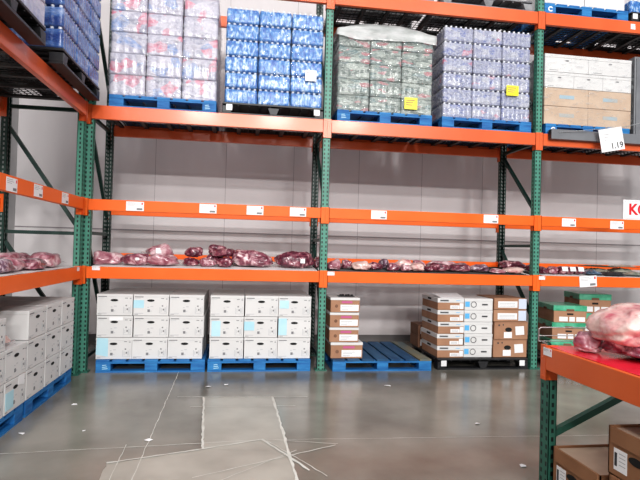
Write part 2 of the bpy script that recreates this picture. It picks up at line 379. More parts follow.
f3 = rack_frame(5.3, B_front, 'green slotted upright right of the black pallet of brown cartons', (2 * P, 0, 0))
rack_frame(5.3, B_front, 'green slotted upright at the far right end of back rack', (3 * P, 0, 0))
BL = [('h', .03, .15, .75, .15), ('d', .75, 1.45, .03, .40), ('h', .03, 1.555, .75, 1.555), ('d', .75, 2.70, .03, 1.65), ('h', .03, 2.92, .75, 2.92)]
rack_frame(5.3, BL, 'green slotted upright of left rack, standing in the corner', (-0.02, -0.13, 0), PI / 2, back=0.78)
rack_frame(5.3, BL, 'green slotted upright at the near end of left rack', (-0.02, -0.13 - PL, 0), PI / 2, back=0.78)
FX = 3.618; FY = -3.36
FH = 0.925
BF = [('d', .02, .385, .88, .79), ('h', .02, .12, .88, .12)]
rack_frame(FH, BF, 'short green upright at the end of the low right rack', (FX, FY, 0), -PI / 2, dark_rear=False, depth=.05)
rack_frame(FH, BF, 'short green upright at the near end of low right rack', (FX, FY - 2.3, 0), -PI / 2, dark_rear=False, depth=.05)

def make_beam(L, h, m, pw=0.045):
    """beam in local x, from post centre 0 to post centre L, top at z=0, face towards -y"""
    b = MB()
    x0, x1 = pw + 0.001, L - pw - 0.001
    prof = [(-0.056, 0), (-0.030, 0), (-0.030, -0.04), (-0.006, -0.04), (-0.006, -h), (-0.056, -h)]
    vs = [(x, y, z) for x in (x0, x1) for y, z in prof]; n = len(prof)
    b.add(vs, [tuple(range(n)), tuple(range(2 * n - 1, n - 1, -1))] + [(k, n + k, n + (k + 1) % n, (k + 1) % n) for k in range(n)])
    o = b.build('shelf_beam', m, bevel=0.004)
    for s, xa in ((1, 0.001), (-1, L - 0.001)):
        c = MB(); xe = xa + s * (pw + 0.008)
        c.box(min(xa, xe), max(xa, xe), -0.058, -0.036, -h - 0.062, 0.008)
        xi = xa + s * (pw + 0.002); c.box(min(xi, xi + s * .006), max(xi, xi + s * .006), -0.058, 0.02, -h - 0.062, 0.008)
        for zz in (-h - 0.04, -h / 2, -0.02): c.lathe((xa + s * 0.024, -0.0585, zz), [(0.006, 0), (0.006, .004)], 6)
        c.build('connector', m, o)
    return o
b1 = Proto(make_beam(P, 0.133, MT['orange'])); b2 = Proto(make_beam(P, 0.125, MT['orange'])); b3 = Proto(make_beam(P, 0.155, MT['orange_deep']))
cols_txt = ['left bay', 'middle bay', 'right bay']
for k in range(3):
    x = k * P; bay = cols_txt[k]
    def beams(pr, z, lvl, zr=None):
        o = pr.put((x, 0, z), 0, f'long orange front beam of the {lvl} shelf, {bay} of back rack', 'orange beams of the back rack'); o['category'] = 'shelf beam'
        o = pr.put((x + P, D, zr or z), PI, f'orange rear beam of the {lvl} shelf, {bay} of back rack', 'orange beams of the back rack'); o['category'] = 'shelf beam'
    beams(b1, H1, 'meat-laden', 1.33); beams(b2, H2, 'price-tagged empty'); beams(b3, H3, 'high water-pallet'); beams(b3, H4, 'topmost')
for pr, z, lvl, zr in ((Proto(make_beam(PL, 0.133, MT['orange'])), H1, 'meat', H1), (Proto(make_beam(PL, 0.125, MT['orange'])), H2, 'empty tagged', H2), (Proto(make_beam(PL, 0.155, MT['orange_deep'])), H3, 'high pallet', H3)):
    o = pr.put((-0.02, -0.13 - PL, z), PI / 2, f'orange front beam of left rack under the {lvl} level', 'orange beams of the left rack'); o['category'] = 'shelf beam'
    o.location.x = -0.02
    o = pr.put((-0.80, -0.13, zr), -PI / 2, f'orange rear beam of left rack at the {lvl} level', 'orange beams of the left rack'); o['category'] = 'shelf beam'
fb = make_beam(2.3, 0.135, nmat('shaded_orange_low_rack', (0.64, 0.115, 0.022), (0.70, 0.14, 0.03), scale=2, rough=0.35, coat=.15)); fb.location = (FX, FY, 0.918); fb.rotation_euler.z = -PI / 2  # shade on this beam is put into a darker orange
tag(fb, 'wide orange front beam of the low rack under the red sheet', 'shelf beam')
fb2 = copy_tree(fb, (FX + D, FY - 2.3, 0.918), PI / 2, 'orange rear beam of the low right rack behind the big meat')
FXc = FX

# wire decks
def make_deck(wd, dp, tilt=0.0):
    t = thing('wire_deck', 'x', 'wire deck')
    m = MB(); ny = 14; nx = int(wd / 0.055)
    for i in range(ny + 1): y = dp * i / ny; m.box(0, wd, y - .003, y + .003, -0.008 + y * tilt, 0 + y * tilt)
    for i in range(nx + 1):
        xx = wd * i / nx; m.bar((xx, 0, -0.011), (xx, dp, -0.011 + dp * tilt), .006, .006)
    m.build('wire_grid', MT['deck'], t)
    for xx in (0.12, wd / 2, wd - 0.12):
        c = MB(); c.bar((xx, 0, -0.026), (xx, dp, -0.026 + dp * tilt), .05, .024); c.build('support_channel', MT['deck'], t)
    return t
dk = Proto(make_deck(0.875, D + 0.058)); dk1 = Proto(make_deck(0.875, D - 0.015, 0.085))
dtxt = ['left', 'centre', 'right']
for k in range(3):
    for j in range(3):
        xx = k * P + 0.055 + j * 0.882
        dk.put((xx, -.029, H3 - 0.001), 0, f'dark wire deck, {dtxt[j]} panel under the water pallets in {cols_txt[k]}', 'wire decks of the high shelf')
        dk.put((xx, -.029, H4 - 0.001), 0, f'dark wire deck, {dtxt[j]} panel of topmost shelf in {cols_txt[k]}', 'wire decks of the topmost shelf') if k else None
        dk1.put((xx, -.029, H1 - 0.002), 0, f'tilted dark wire deck, {dtxt[j]} panel of the meat shelf in {cols_txt[k]}', 'wire decks of the meat shelf')
for j in range(3):
    yy = -0.13 - PL + 0.055 + j * 1.03
    dk_l = dk.put((0.009, yy, H3 - 0.001), PI / 2, f'dark wire deck of left rack top shelf, {["near", "middle", "far"][j]} panel', 'wire decks of the left rack')
    dk_l.scale.y = 0.86; dk_l.scale.x = 1.16
    dk_l = dk.put((0.009, yy, H1 - 0.002), PI / 2, f'dark wire deck of left rack meat shelf, {["near", "middle", "far"][j]} panel', 'wire decks of the left rack')
    dk_l.scale.y = 0.86; dk_l.scale.x = 1.16
def liner(x0, x1, y0, y1, zf, tilt, label, m, axis='y'):
    b = MB(); n = 24
    for j in (0, 1):
        for i in range(n + 1):
            a = i / n
            for q in (0, 1):
                x = x0 + (x1 - x0) * (a if axis == 'y' else q); y = y0 + (y1 - y0) * (q if axis == 'y' else a)
                b.v.append((x, y, zf + tilt * (q * abs(y1 - y0)) + 0.0015 * math.sin(a * 40 + q) - 0.002 * j))
    o = 2 * (n + 1)
    for i in range(n):
        b.f += [(2 * i, 2 * i + 2, 2 * i + 3, 2 * i + 1), (o + 2 * i, o + 2 * i + 1, o + 2 * i + 3, o + 2 * i + 2),
                (2 * i, o + 2 * i, o + 2 * i + 2, 2 * i + 2), (2 * i + 1, 2 * i + 3, o + 2 * i + 3, o + 2 * i + 1)]; b.mi += [0] * 4
    return tag(b.build('shelf_liner', m), label, 'shelf liner')
liner(0.10, 2.68, -0.028, 0.84, H1 + 0.002, 0.085, 'white liner sheet on the back rack meat shelf, left of the middle post', MT['liner'])
liner(5.60, 8.15, -0.028, 0.84, H1 + 0.002, 0.085, 'pale liner sheet under flat packs on the right bay shelf', MT['liner'])
liner(-0.75, 0.0, -3.25, -0.20, H1 + 0.002, 0, 'white liner sheet on the left rack meat shelf', MT['liner'], 'x')
o = liner(FX - 0.035, FX + 0.85, FY - 2.28, FY - 0.05, 0.921, 0, 'glossy bright red sheet covering the low right rack shelf', MT['red'], 'x')
fdk = Proto(make_deck(0.72, D - 0.07))
for j in range(3):
    yy = FY - 0.05 - j * 0.735
    fdk.put((FX + 0.03, yy, 0.914), -PI / 2, f'wire deck under the red sheet, {["far", "middle", "near"][j]} panel', 'wire decks of the low rack')

# ------------------------------------------------------------------ pallets
def make_pallet(kind='blue', w=1.20, d=1.0, worn=False):
    body = MT['blue'] if kind == 'blue' else (MT['blackp'] if kind == 'black' else MT['greyp'])
    t = thing('pallet', 'x', 'pallet')
    if kind == 'blue':
        nb = 7; gap = 0.03; bw = (w - gap * (nb - 1)) / nb
        s = MB(); 
        for y in (0.06, d / 2, d - 0.06): s.box(-w / 2, w / 2, y - .06, y + .06, .100, .118)
        s.build('stringer_boards', body, t)
        for i in range(nb):
            m = MB(); x = -w / 2 + i * (bw + gap); m.box(x, x + bw, 0, d, .1185, .140)
            mm = body
            if worn: mm = MT['tan_worn'] if i == nb - 1 else MT['blue_worn']
            m.build('deck_board', mm, t, bevel=0.002)
        for y in (0.0, d / 2 - .07, d - 0.14):
            for x in (-w / 2, -0.07, w / 2 - 0.16):
                m = MB(); ww = .14 if x == -0.07 else .16; m.box(x, x + ww, y, y + .14, .0185, .0995); m.build('block', body, t, bevel=0.004)
        m = MB()
        for y in (0.0, d - .12): m.box(-w / 2, w / 2, y, y + .12, 0, .018)
        for x in (-w / 2, -0.07, w / 2 - .14): m.box(x, x + .14, 0.12, d - 0.12, 0, .018)
        m.build('bottom_boards', body, t)
    else:
        m = MB(); m.box(-w / 2, w / 2, 0, d, .115, .140)
        for i in range(9): m.box(-w / 2 + .05 + i * .125, -w / 2 + .07 + i * .125, 0.01, d - .01, .10, .115)
        m.build('top_deck', body, t, bevel=0.006)
        for y in (0.0, d / 2 - .06, d - 0.12):
            for x, ww in ((-w / 2, .13), (-0.07, .14), (w / 2 - 0.13, .13)):
                m = MB()   # tapering plastic leg
                vs = [(x + a * ww + (.03 if a == 0 else -.03) * (1 - q) * (0 if (x < -.3 and a == 0) or (x > .3 and a == 1) else 1), y + b * .12, .02 + q * .08) for q in (0, 1) for a, b in ((0, 0), (1, 0), (1, 1), (0, 1))]
                m.add(vs, [(0, 3, 2, 1), (4, 5, 6, 7), (0, 1, 5, 4), (1, 2, 6, 5), (2, 3, 7, 6), (3, 0, 4, 7)])
                m.build('leg', body, t, bevel=0.004)
        m = MB()
        for y in (0.0, d / 2 - .06, d - .12): m.box(-w / 2, w / 2, y, y + .12, 0, .020)
        m.build('bottom_runner', body, t)
    return t
pb = Proto(make_pallet('blue')); pk = Proto(make_pallet('black')); pg = Proto(make_pallet('grey'))
def wmark(parent, x, kind='C'):
    if kind == 'C': return text_mesh('C', 0.085, 'painted_mark', MT['paper'], parent, (x, -0.0015, 0.06), bold=0.004)
    m = MB()
    for i in range(3): m.bar((x - .03, -.001, .04 + i * .02), (x + .03 - i * .008, -.001, .046 + i * .02), .002, .007)
    return m.build('painted_mark', MT['sky'], parent)
z3 = H3 + 0.001; z4 = H4 + 0.001
G1 = 'blue floor pallets of the back rack'; G2 = 'pallets on the high shelf'
def corner_tag(o, x=-0.5):
    m = MB(); m.box(x - .035, x + .035, -.0035, -.0005, .045, .115); m.build('label_sticker', MT['paper'], o)
o = pb.put((0.79, -0.06, 0), 0, 'blue floor pallet under nine white cartons, nearest the corner', G1); wmark(o, -.5, 's')
o = pb.put((2.02, -0.06, 0), 0, 'blue floor pallet under white cartons, left of middle post', G1); wmark(o, -.5, 's')
pw_ = make_pallet('blue', 1.23, 1.22, True); pw_.location = (3.50, -0.09, 0); tag(pw_, 'worn blue floor pallet, mostly bare, beside a brown carton stack', 'pallet', G1)
o = pk.put((4.81, -0.05, 0), 0, 'black plastic floor pallet under brown and white cartons'); corner_tag(o, -.52); corner_tag(o, .52)
pk.put((6.30, -0.02, 0), 0, 'black floor pallet under the green-lidded cartons')
o = pb.put((-.0 + 0.04, -1.02, 0), PI / 2, 'blue floor pallet under left rack cartons, beside the corner upright', 'blue floor pallets of the left rack'); o.scale.y = 0.95
o = pb.put((0.04, -2.27, 0), PI / 2, 'blue floor pallet under left rack cartons, cut by the left edge', 'blue floor pallets of the left rack'); o.scale.y = 0.95
o = pb.put((0.83, -0.03, z3), 0, 'blue pallet under red, blue and silver drink packs', G2); wmark(o, .5, 's')
o = pk.put((2.10, -0.03, z3), 0, 'black plastic pallet under blue bottled water', G2); corner_tag(o, -.52); corner_tag(o, .52)
o = pb.put((3.47, -0.03, z3), 0, 'blue pallet under grey-green drinks wrapped with milky sheet', G2); wmark(o, -.52, 's')
o = pb.put((4.80, -0.03, z3), 0, 'blue pallet under violet bottled water', G2)
o = pb.put((6.20, -0.03, z3), 0, 'blue pallet under white and brown wrapped cartons', G2); wmark(o, -.5)
pg.put((3.46, -0.03, z4), 0, 'grey pallet on topmost shelf above the milky wrapped load')
pg.put((4.785, -0.03, z4), 0, 'grey pallet on topmost shelf above the violet water')
o = pb.put((6.15, -0.03, z4), 0, 'blue pallet on topmost shelf above the wrapped cartons'); wmark(o, -.52)
o = pk.put((7.40, -0.03, z4), 0, 'black pallet on topmost shelf at the right edge'); corner_tag(o, -.55)
pk.put((0.18, -0.83, z3), PI / 2, 'black pallet under blue water on the left rack', 'pallets of the left rack top shelf')
pk.put((0.18, -2.45, z3), PI / 2, 'black pallet under pale violet packs on the left rack', 'pallets of the left rack top shelf')

# ------------------------------------------------------------------ cases and packs
def scallop_pack(w, d, h, nx, ny, film, name, cat, amp=0.008, caps=True, wobble=0.0):
    """shrink-wrapped bottles: film drawn tight over the bottles, necks and caps above"""
    t = thing(name, 'x', cat)
    m = MB(); hb = h * (0.87 if caps else 0.985)
    per = []
    rx, ry = w / 2 - amp, d / 2 - amp
    K = 4
    def side(a, b, n, nrm):
        for i in range(n * K):
            u = i / (n * K); bul = abs(math.sin(u * n * PI))
            per.append((a[0] + (b[0] - a[0]) * u, a[1] + (b[1] - a[1]) * u, nrm, bul))
    side((-rx, -ry), (rx, -ry), nx, (0, -1)); side((rx, -ry), (rx, ry), ny, (1, 0)); side((rx, ry), (-rx, ry), nx, (0, 1)); side((-rx, ry), (-rx, -ry), ny, (-1, 0))
    rings = [(0.0, -.6), (0.05, .6), (0.25, .9), (0.45, .55), (0.62, .9), (0.85, .7), (0.95, 0), (1.0, -1.6)]
    n = len(per)
    for q, off in rings:
        for x, y, nr, bul in per:
            a = amp * (bul * 1.0 + off * 0.45 - .45)
            m.v.append((x + nr[0] * a, y + nr[1] * a, q * hb))
    for i in range(len(rings) - 1):
        for k in range(n): m.f.append((i * n + k, i * n + (k + 1) % n, (i + 1) * n + (k + 1) % n, (i + 1) * n + k)); m.mi.append(0)
    m.f.append(tuple(reversed(range(n)))); m.mi.append(0)
    m.f.append(tuple((len(rings) - 1) * n + k for k in range(n))); m.mi.append(0)
    m.build('shrink_film', film, t, smooth=True)
    if caps:
        c = MB(); r = min(w / nx, d / ny) / 2
        for i in range(nx):
            for j in range(ny):
                if 0 < i < nx - 1 and 1 < j < ny - 2: continue
                x = -w / 2 + (i + .5) * w / nx; y = -d / 2 + (j + .5) * d / ny
                c.lathe((x, y, hb - 0.004), [(r * .75, 0), (r * .5, h * .04), (r * .42, h * .05), (r * .46, h * .055), (r * .46, h * .13 + .003)], 8)
        c.build('bottle_caps', MT['cap'], t)
    return t
ordn = ['bottom', 'second', 'third', 'fourth', 'fifth', 'sixth']
def stack(proto, x0, z0, w, h, d, cols, rows, yf, txt, group, cat, sides=(), jit=0.004, back=True, ct=('left', 'middle', 'right')):
    """front row of cases, plus the rear cases that show round the given end columns"""
    rnd = random.Random(int(x0 * 100))
    for r in range(rows):
        layer = 'bottom layer' if r == 0 else ('top layer' if r == rows - 1 else f'{ordn[r]} layer up')
        for c in range(cols):
            o = proto.put((x0 + (c + .5) * w + rnd.uniform(-jit, jit), yf + d / 2 + rnd.uniform(-jit, jit), z0 + r * h), rnd.uniform(-.006, .006), f'{txt}, {layer}, {ct[c]} column', group)
            if c in sides:
                o = proto.put((x0 + (c + .5) * w, yf + d * 1.5 + .012, z0 + r * h), 0, f'{txt}, {layer}, {ct[c]} column, rear row', group)
zt = z3 + 0.141
pA = Proto(scallop_pack(.402, .48, .2445, 4, 5, MT['packA'], 'drink_pack', 'drink pack', 0.006, caps=False))
stack(pA, 0.215, zt, .404, .2455, .48, 3, 5, 0.0, 'red blue silver drink pack', 'printed drink packs on the high shelf', 'drink pack', (2,))
pBw = Proto(scallop_pack(.388, .48, .191, 6, 7, MT['bwater'], 'water_case', 'water case', 0.008))
stack(pBw, 1.514, zt, .390, .192, .48, 3, 6, 0.0, 'blue bottled water case', 'blue water cases on the back rack', 'water case')
pC = Proto(scallop_pack(.402, .48, .196, 5, 6, MT['packC'], 'drink_pack', 'drink pack', 0.007, caps=False))
stack(pC, 2.868, zt, .403, .197, .48, 3, 5, 0.0, 'grey-green drink pack under milky sheet', 'grey-green drink packs', 'drink pack', (0,))
pD = Proto(scallop_pack(.392, .48, .194, 6, 7, MT['packD'], 'water_case', 'water case', 0.008))
stack(pD, 4.215, zt, .394, .195, .48, 3, 6, 0.0, 'violet and white water case', 'violet water cases on the back rack', 'water case', (0,))
# left rack, front faces look towards +x
def stackL(proto, y0, z0, w, h, d, rows, txt, group, xf, near=True):
    for r in range(rows):
        layer = 'bottom layer' if r == 0 else f'{ordn[r]} layer up'
        for c in range(3):
            proto.put((xf - d / 2, y0 + (c + .5) * w, z0 + r * h), PI / 2, f'{txt}, {layer}, {["near", "middle", "far"][c]} column', group)
        if near: proto.put((xf - d * 1.5 - .01, y0 + .5 * w, z0 + r * h), PI / 2, f'{txt}, {layer}, near column rear row', group)
pG = Proto(scallop_pack(.402, .48, .191, 6, 7, MT['bwaterL'], 'water_case', 'water case', 0.008))
stackL(pG, -1.435, zt, .408, .192, .48, 6, 'blue water case on left rack', 'blue water cases on the left rack', .17)
pF = Proto(scallop_pack(.402, .48, .191, 5, 6, MT['packF'], 'drink_pack', 'drink pack', 0.007, caps=False))
stackL(pF, -3.05, zt, .404, .192, .48, 4, 'pale violet drink pack on left rack', 'pale violet packs on the left rack', .17, near=False)

def make_carton(w, h, d, body, kind, name='carton'):
    """front face looks to -y; origin at bottom centre of the footprint"""
    t = thing(name, 'x', 'carton'); f = -d / 2
    if kind == 'white':
        b = MB(); b.box(-w / 2 + .002, w / 2 - .002, -d / 2, d / 2, 0.001, h - .03)
        b.build('body', MT['white'], t, bevel=0.003)
        l = MB(); l.box(-w / 2, w / 2, f - .0015, -f + .0015, h - .030, h - .001, 0)
        l.build('lid', [MT['white']], t, bevel=0.003)
        hh = MB(); hh.disc((-0.005, h * .715), .042, .014, 14, f - .003); hh.build('hand_hole', MT['hole'], t)
        p = MB(); y0, y1 = f - .0022, f - .0008
        for x0, x1, z0, z1, mi in [(-.46, -.22, .86, .90, 0), (-.46, -.30, .80, .82, 1), (.28, .36, .80, .83, 0), (.42, .46, .84, .86, 1), (.41, .46, .78, .81, 0), (-.46, -.22, .10, .13, 1), (-.46, -.36, .06, .075, 0),
                                   (-.02, .06, .42, .46, 1), (-.10, -.03, .18, .30, 0), (-.11, -.06, .38, .42, 1), (-.02, .02, .2, .24, 1), (.24, .26, .12, .42, 1), (.44, .455, .12, .48, 1), (.26, .44, .12, .135, 1), (.30, .34, .44, .50, 0),
                                   (.33, .37, .26, .34, 0), (.38, .42, .18, .4, 1), (.28, .30, .2, .36, 1)]:
            p.box(x0 * w, x1 * w, y0, y1, z0 * h, z1 * h, mi)
        p.build('lettering', [MT['midink'], MT['paleink']], t)
    elif kind == 'tray':     # brown tray with white lid band
        b = MB(); b.box(-w / 2, w / 2, f, -f, 0.001, h * .66); b.build('body', body, t, bevel=0.003)
        l = MB(); l.box(-w / 2 - .003, w / 2 + .003, f - .003, -f + .003, h * .62, h - .002, 0); l.build('lid', MT['white'], t, bevel=0.003)
        hh = MB()
        hh.box(-w / 2 - .006, -w / 2 - .002, -.06, .06, h * .74, h * .88); hh.build('hand_hole', MT['hole'], t)
        p = MB(); p.box(-w * .42, -w * .08, f - .0045, f - .003, h * .72, h * .88, 1); p.box(-w * .40, -w * .10, f - .0052, f - .0045, h * .76, h * .84, 0)
        p.box(.2 * w, .36 * w, f - .0045, f - .003, h * .78, h * .82, 2); p.build('lettering', [MT['ink'], MT['greyink'], MT['bluesq']], t)
        s = MB(); s.box(-w * .02, w * .33, f - .0015, f - .0003, h * .10, h * .40); s.box(w * .34, w * .49, f - .0015, f - .0003, h * .10, h * .58)
        for i in range(3): s.box(w * .02, w * .28, f - .002, f - .0015, h * (.16 + .07 * i), h * (.185 + .07 * i), 1)
        s.build('label_sticker', [MT['paper'], MT['greyink']], t)
    elif kind == 'pink':     # brown box with white top flap, magenta print and white label
        b = MB(); b.box(-w / 2, w / 2, f, -f, 0.001, h * .84); b.build('body', body, t, bevel=0.003)
        l = MB(); l.box(-w / 2 - .004, w / 2 + .004, f - .004, -f + .004, h * .82, h - .002); l.build('lid', MT['white'], t, bevel=0.003)
        p = MB(); p.box(-w * .12, w * .25, f - .0015, f - .0003, h * .62, h * .76, 0); p.disc((-w * .3, h * .42), .02, .02, 12, f - .002, 1); p.build('lettering', [MT['magenta'], MT['kraft_dark']], t)
        s = MB(); s.box(-w * .16, w * .47, f - .0015, f - .0003, h * .10, h * .52)
        for i in range(3): s.box(-w * .12, w * (.1 + .08 * i), f - .002, f - .0015, h * (.18 + .1 * i), h * (.205 + .1 * i), 1)
        s.build('label_sticker', [MT['paper'], MT['greyink']], t)
    elif kind == 'whitecircle':
        b = MB(); b.box(-w / 2, w / 2, f, -f, 0.001, h * .75); b.build('body', MT['white'], t, bevel=0.003)
        l = MB(); l.box(-w / 2 - .002, w / 2 + .002, f - .002, -f + .002, h * .75, h - .002); l.build('lid', MT['white'], t, bevel=0.003)
        p = MB(); p.box(-w * .48, -w * .32, f - .0035, f - .002, h * .28, h * .72, 0); p.box(w * .12, w * .32, f - .0035, f - .002, h * .42, h * .54, 1)
        n = 20; cx, cz, R, r = -w * .18, h * .48, h * .26, h * .21
        vs = [(cx + q * math.cos(2 * PI * k / n), f - .0045, cz + q * math.sin(2 * PI * k / n)) for q in (R, r) for k in range(n)]
        p.add(vs, [(k, (k + 1) % n, n + (k + 1) % n, n + k) for k in range(n)], 1)
        p.build('lettering', [MT['bluesq'], MT['ink'], MT['greyink']], t)
    elif kind == 'hole':
        b = MB(); b.box(-w / 2, w / 2, f, -f, 0.001, h - .002); b.build('body', body, t, bevel=0.003)
        l = MB(); l.box(-w / 2 - .001, w / 2 + .001, f - .001, -f + .001, h * .93, h * .945); l.build('lid_seam', MT['kraft_dark'], t)
        hh = MB(); hh.disc((-w * .08, h * .55), .045, .028, 16, f - .004); hh.build('hand_hole', MT['hole'], t)
        p = MB(); p.disc((-w * .36, h * .80), .012, .012, 8, f - .002); p.disc((-w * .24, h * .82), .008, .012, 8, f - .002); p.build('lettering', MT['ink'], t)
        s = MB(); s.box(-w * .22, w * .02, f - .0065, f - .005, h * .08, h * .42)
        vs = [(w * .14, f - .0015, h * .24), (w * .40, f - .0015, h * .27), (w * .38, f - .0015, h * .76), (w * .12, f - .0015, h * .73)]
        s.add(vs, [(0, 1, 2, 3)]); s.build('label_sticker', MT['paper'], t)
    elif kind == 'label':
        b = MB(); b.box(-w / 2, w / 2, f, -f, 0.001, h - .002); b.build('body', body, t, bevel=0.003)
        s = MB(); s.box(-w * .38, w * .22, f - .0015, f - .0003, h * .18, h * .72)
        for i in range(3): s.box(-w * .33, w * .15, f - .002, f - .0015, h * (.28 + .12 * i), h * (.31 + .12 * i), 1)
        s.build('label_sticker', [MT['paper'], MT['greyink']], t)
        q = MB(); q.box(w * .26, w * .503, f - .002, f - .0003, h * .08, h * .94); q.build('pale_end_panel', nmat('pale_blue_board', (0.62, 0.68, 0.80), rough=0.5), t)
    elif kind == 'plain':
        b = MB(); b.box(-w / 2, w / 2, f, -f, 0.001, h - .002); b.build('body', body, t, bevel=0.003)
        l = MB(); l.box(-w / 2 + .002, w / 2 - .002, -.002, .002, h - .002, h - .001); l.build('lid_seam', MT['kraft_dark'], t)
        p = MB(); p.box(-w * .16, w * .18, f - .0015, f - .0003, h * .42, h * .62, 0); p.build('lettering', nmat('faded_blue_print', (0.35, 0.48, 0.56), (0.45, 0.42, 0.38), rough=.6), t)
    elif kind == 'plainwhite':
        b = MB(); b.box(-w / 2, w / 2, f, -f, 0.001, h * .8); b.build('body', MT['white'], t, bevel=0.004)
        l = MB(); l.box(-w / 2 - .002, w / 2 + .002, f - .002, -f + .002, h * .8, h - .002); l.build('lid', MT['white'], t, bevel=0.004)
        hh = MB(); hh.disc((0, h * .66), .026, .009, 12, f - .003); hh.build('hand_hole', MT['greyp'], t)
        p = MB()
        p.box(-w * .4, -w * .2, f - .0015, f - .0003, h * .08, h * .12, 0)
        p.build('lettering', MT['greyink'], t)
    return t
def sticker(o, w, h, d, x0, x1, z0, z1, mat=None, skew=0.0, lab='pale blue sticker'):
    m = MB(); y = -d / 2 - .003
    vs = [(w * x0, y, h * (z0 + skew)), (w * x1, y, h * z0), (w * x1, y, h * z1), (w * (x0 + skew * .3), y, h * (z1 + skew * .2))]
    vs += [(a, y + .002, c) for a, b, c in vs]
    m.add(vs, [(0, 1, 2, 3), (7, 6, 5, 4), (0, 4, 5, 1), (1, 5, 6, 2), (2, 6, 7, 3), (3, 7, 4, 0)])
    s = m.build('sticker', mat or MT['sky'], o); s['label'] = lab
    return s
cw, chh, cd = .397, .2475, .50
pW = Proto(make_carton(cw - .004, chh - .003, cd, None, 'white'))
wht = {}
for q, (x0, nm) in enumerate(((0.168, 'pallet nearest corner'), (1.43, 'pallet left of middle post'))):
    for r in range(3):
        for c in range(3):
            for b in range(2):
                rn = ['bottom', 'middle', 'top'][r]; cn = ['left', 'centre', 'right'][c]
                rx = random.uniform(-.004, .004)
                o = pW.put((x0 + (c + .5) * cw + rx + (0.012 if r == 1 and c and q == 0 else 0), -0.02 + cd / 2 + b * (cd + .006) + random.uniform(0, .006), .142 + r * chh), random.uniform(-.008, .008),
                           f'white carton, {rn} row, {cn} column, {"front" if b == 0 else "back"}, {nm}', 'white cartons on ' + nm)
                wht[(q, r, c, b)] = o
# left rack cartons (fronts towards +x)
xf = 0.045
for c in range(5):
    yc = -0.40 - (c + .5) * .412
    for r in range(3):
        if c == 3 and r == 2: continue
        for b in range(2):
            if c == 4 and b == 1: continue
            o = pW.put((xf - cd / 2 - b * (cd + .006), yc + random.uniform(-.003, .003), .142 + r * chh), PI / 2 + random.uniform(-.01, .01),
                       f'white carton on left rack, {["bottom", "middle", "top"][r]} row, {["farthest", "second farthest", "third farthest", "second nearest", "nearest"][c]} column{", rear" if b else ""}',
                       'white cartons on the left rack')
            wht[('L', c, r, b)] = o
a = (cw, chh, cd)
sticker(wht[(0, 2, 1, 0)], *a, -.49, -.20, .36, .72); sticker(wht[(0, 0, 0, 0)], *a, -.49, -.16, .12, .96, skew=.10)
sticker(wht[(1, 2, 2, 0)], *a, -.46, -.18, .40, .78); sticker(wht[(1, 1, 0, 0)], *a, -.44, -.18, .06, .78)
sticker(wht[(1, 1, 1, 0)], *a, -.49, -.19, .34, .76); sticker(wht[(1, 1, 2, 0)], *a, -.49, -.24, .12, .92)
sticker(wht[(0, 1, 0, 0)], *a, -.15, .22, .78, .93, mat=MT['paper'], lab='torn white slip')
sticker(wht[('L', 3, 0, 0)], *a, -.46, -.10, .12, .66); sticker(wht[('L', 3, 0, 0)], *a, .10, .42, .62, .98, mat=MT['paper'], skew=.1, lab='loose white slip')

# brown stack on the worn blue pallet
pP = Proto(make_carton(.355, .178, .50, MT['kraft'], 'pink'))
for i, (dx, rz, s) in enumerate(((0.03, .0, 1.1), (0, -.03, 1), (-.012, .02, 1), (0.0, -.01, 1))):
    z = .141 + (0 if i == 0 else .196 + (i - 1) * .180)
    o = pP.put((3.035 + dx, -0.04 + .27, z), rz, f'brown carton with white lid and magenta print, {["bottom", "second", "third", "top"][i]} of its stack', 'brown and magenta cartons by the middle post')
    o.scale = (s, 1, 1.09 if i == 0 else 1)
m = MB()
for i in range(5): m.lathe((3.0 + .035 * i, .12 + .03 * (i % 2), .142 + .196 + 3 * .18 + .001), [(.016, 0), (.016, .02), (.01, .024)], 8)
m.box(2.97, 3.17, .08, .19, .142 + .196 + 3 * .18 - .001, .142 + .196 + 3 * .18 + .006)
tag(m.build('plastic_tray', MT['blackp']), 'small black plastic tray on top of the magenta-print carton stack', 'tray')
# black pallet stacks
pT = Proto(make_carton(.34, .148, .58, MT['kraft'], 'tray'))
pWC = Proto(make_carton(.375, .148, .55, None, 'whitecircle'))
for i in range(5):
    pT.put((4.385 + random.uniform(-.006, .006), .28, .142 + i * .1485), random.uniform(-.012, .012), f'brown tray carton with white lid band, {["bottom", "second", "third", "fourth", "top"][i]} of five', 'brown tray cartons on black pallet')
    pWC.put((4.760 + random.uniform(-.004, .004), .28, .142 + i * .1485), random.uniform(-.008, .008), f'white carton with blue square print, {["bottom", "second", "third", "fourth", "top"][i]} of five', 'white flat cartons on black pallet')
m = MB(); m.add([(-.15, -.29, .0), (.15, -.29, -.0), (.17, -.02, .045), (-.17, -.02, .035), (-.15, -.29, .004), (.15, -.29, .004), (.17, -.02, .049), (-.17, -.02, .039)],
                [(0, 3, 2, 1), (4, 5, 6, 7), (0, 1, 5, 4), (1, 2, 6, 5), (2, 3, 7, 6), (3, 0, 4, 7)])
tag(m.build('paper_sheet', MT['paper'], loc=(4.40, .285, .142 + 5 * .1485 + .001)), 'white sheet lying bent over the topmost brown tray carton', 'paper sheet')
pH = Proto(make_carton(.455, .225, .5, MT['kraft'], 'hole'))
for i in range(2): pH.put((5.19 + .01 * i, .25, .142 + i * .227), .0, f'brown carton with oval hand hole, {["lower", "upper"][i]} of two on black pallet', 'hand hole cartons on black pallet')
pLb = Proto(make_carton(.44, .148, .5, MT['kraft'], 'label'))
for i in range(2): pLb.put((5.18, .25, .142 + .454 + i * .150), .01 * i, f'flat brown carton with white label and pale end, {["lower", "upper"][i]} of two', 'flat labelled cartons on black pallet')
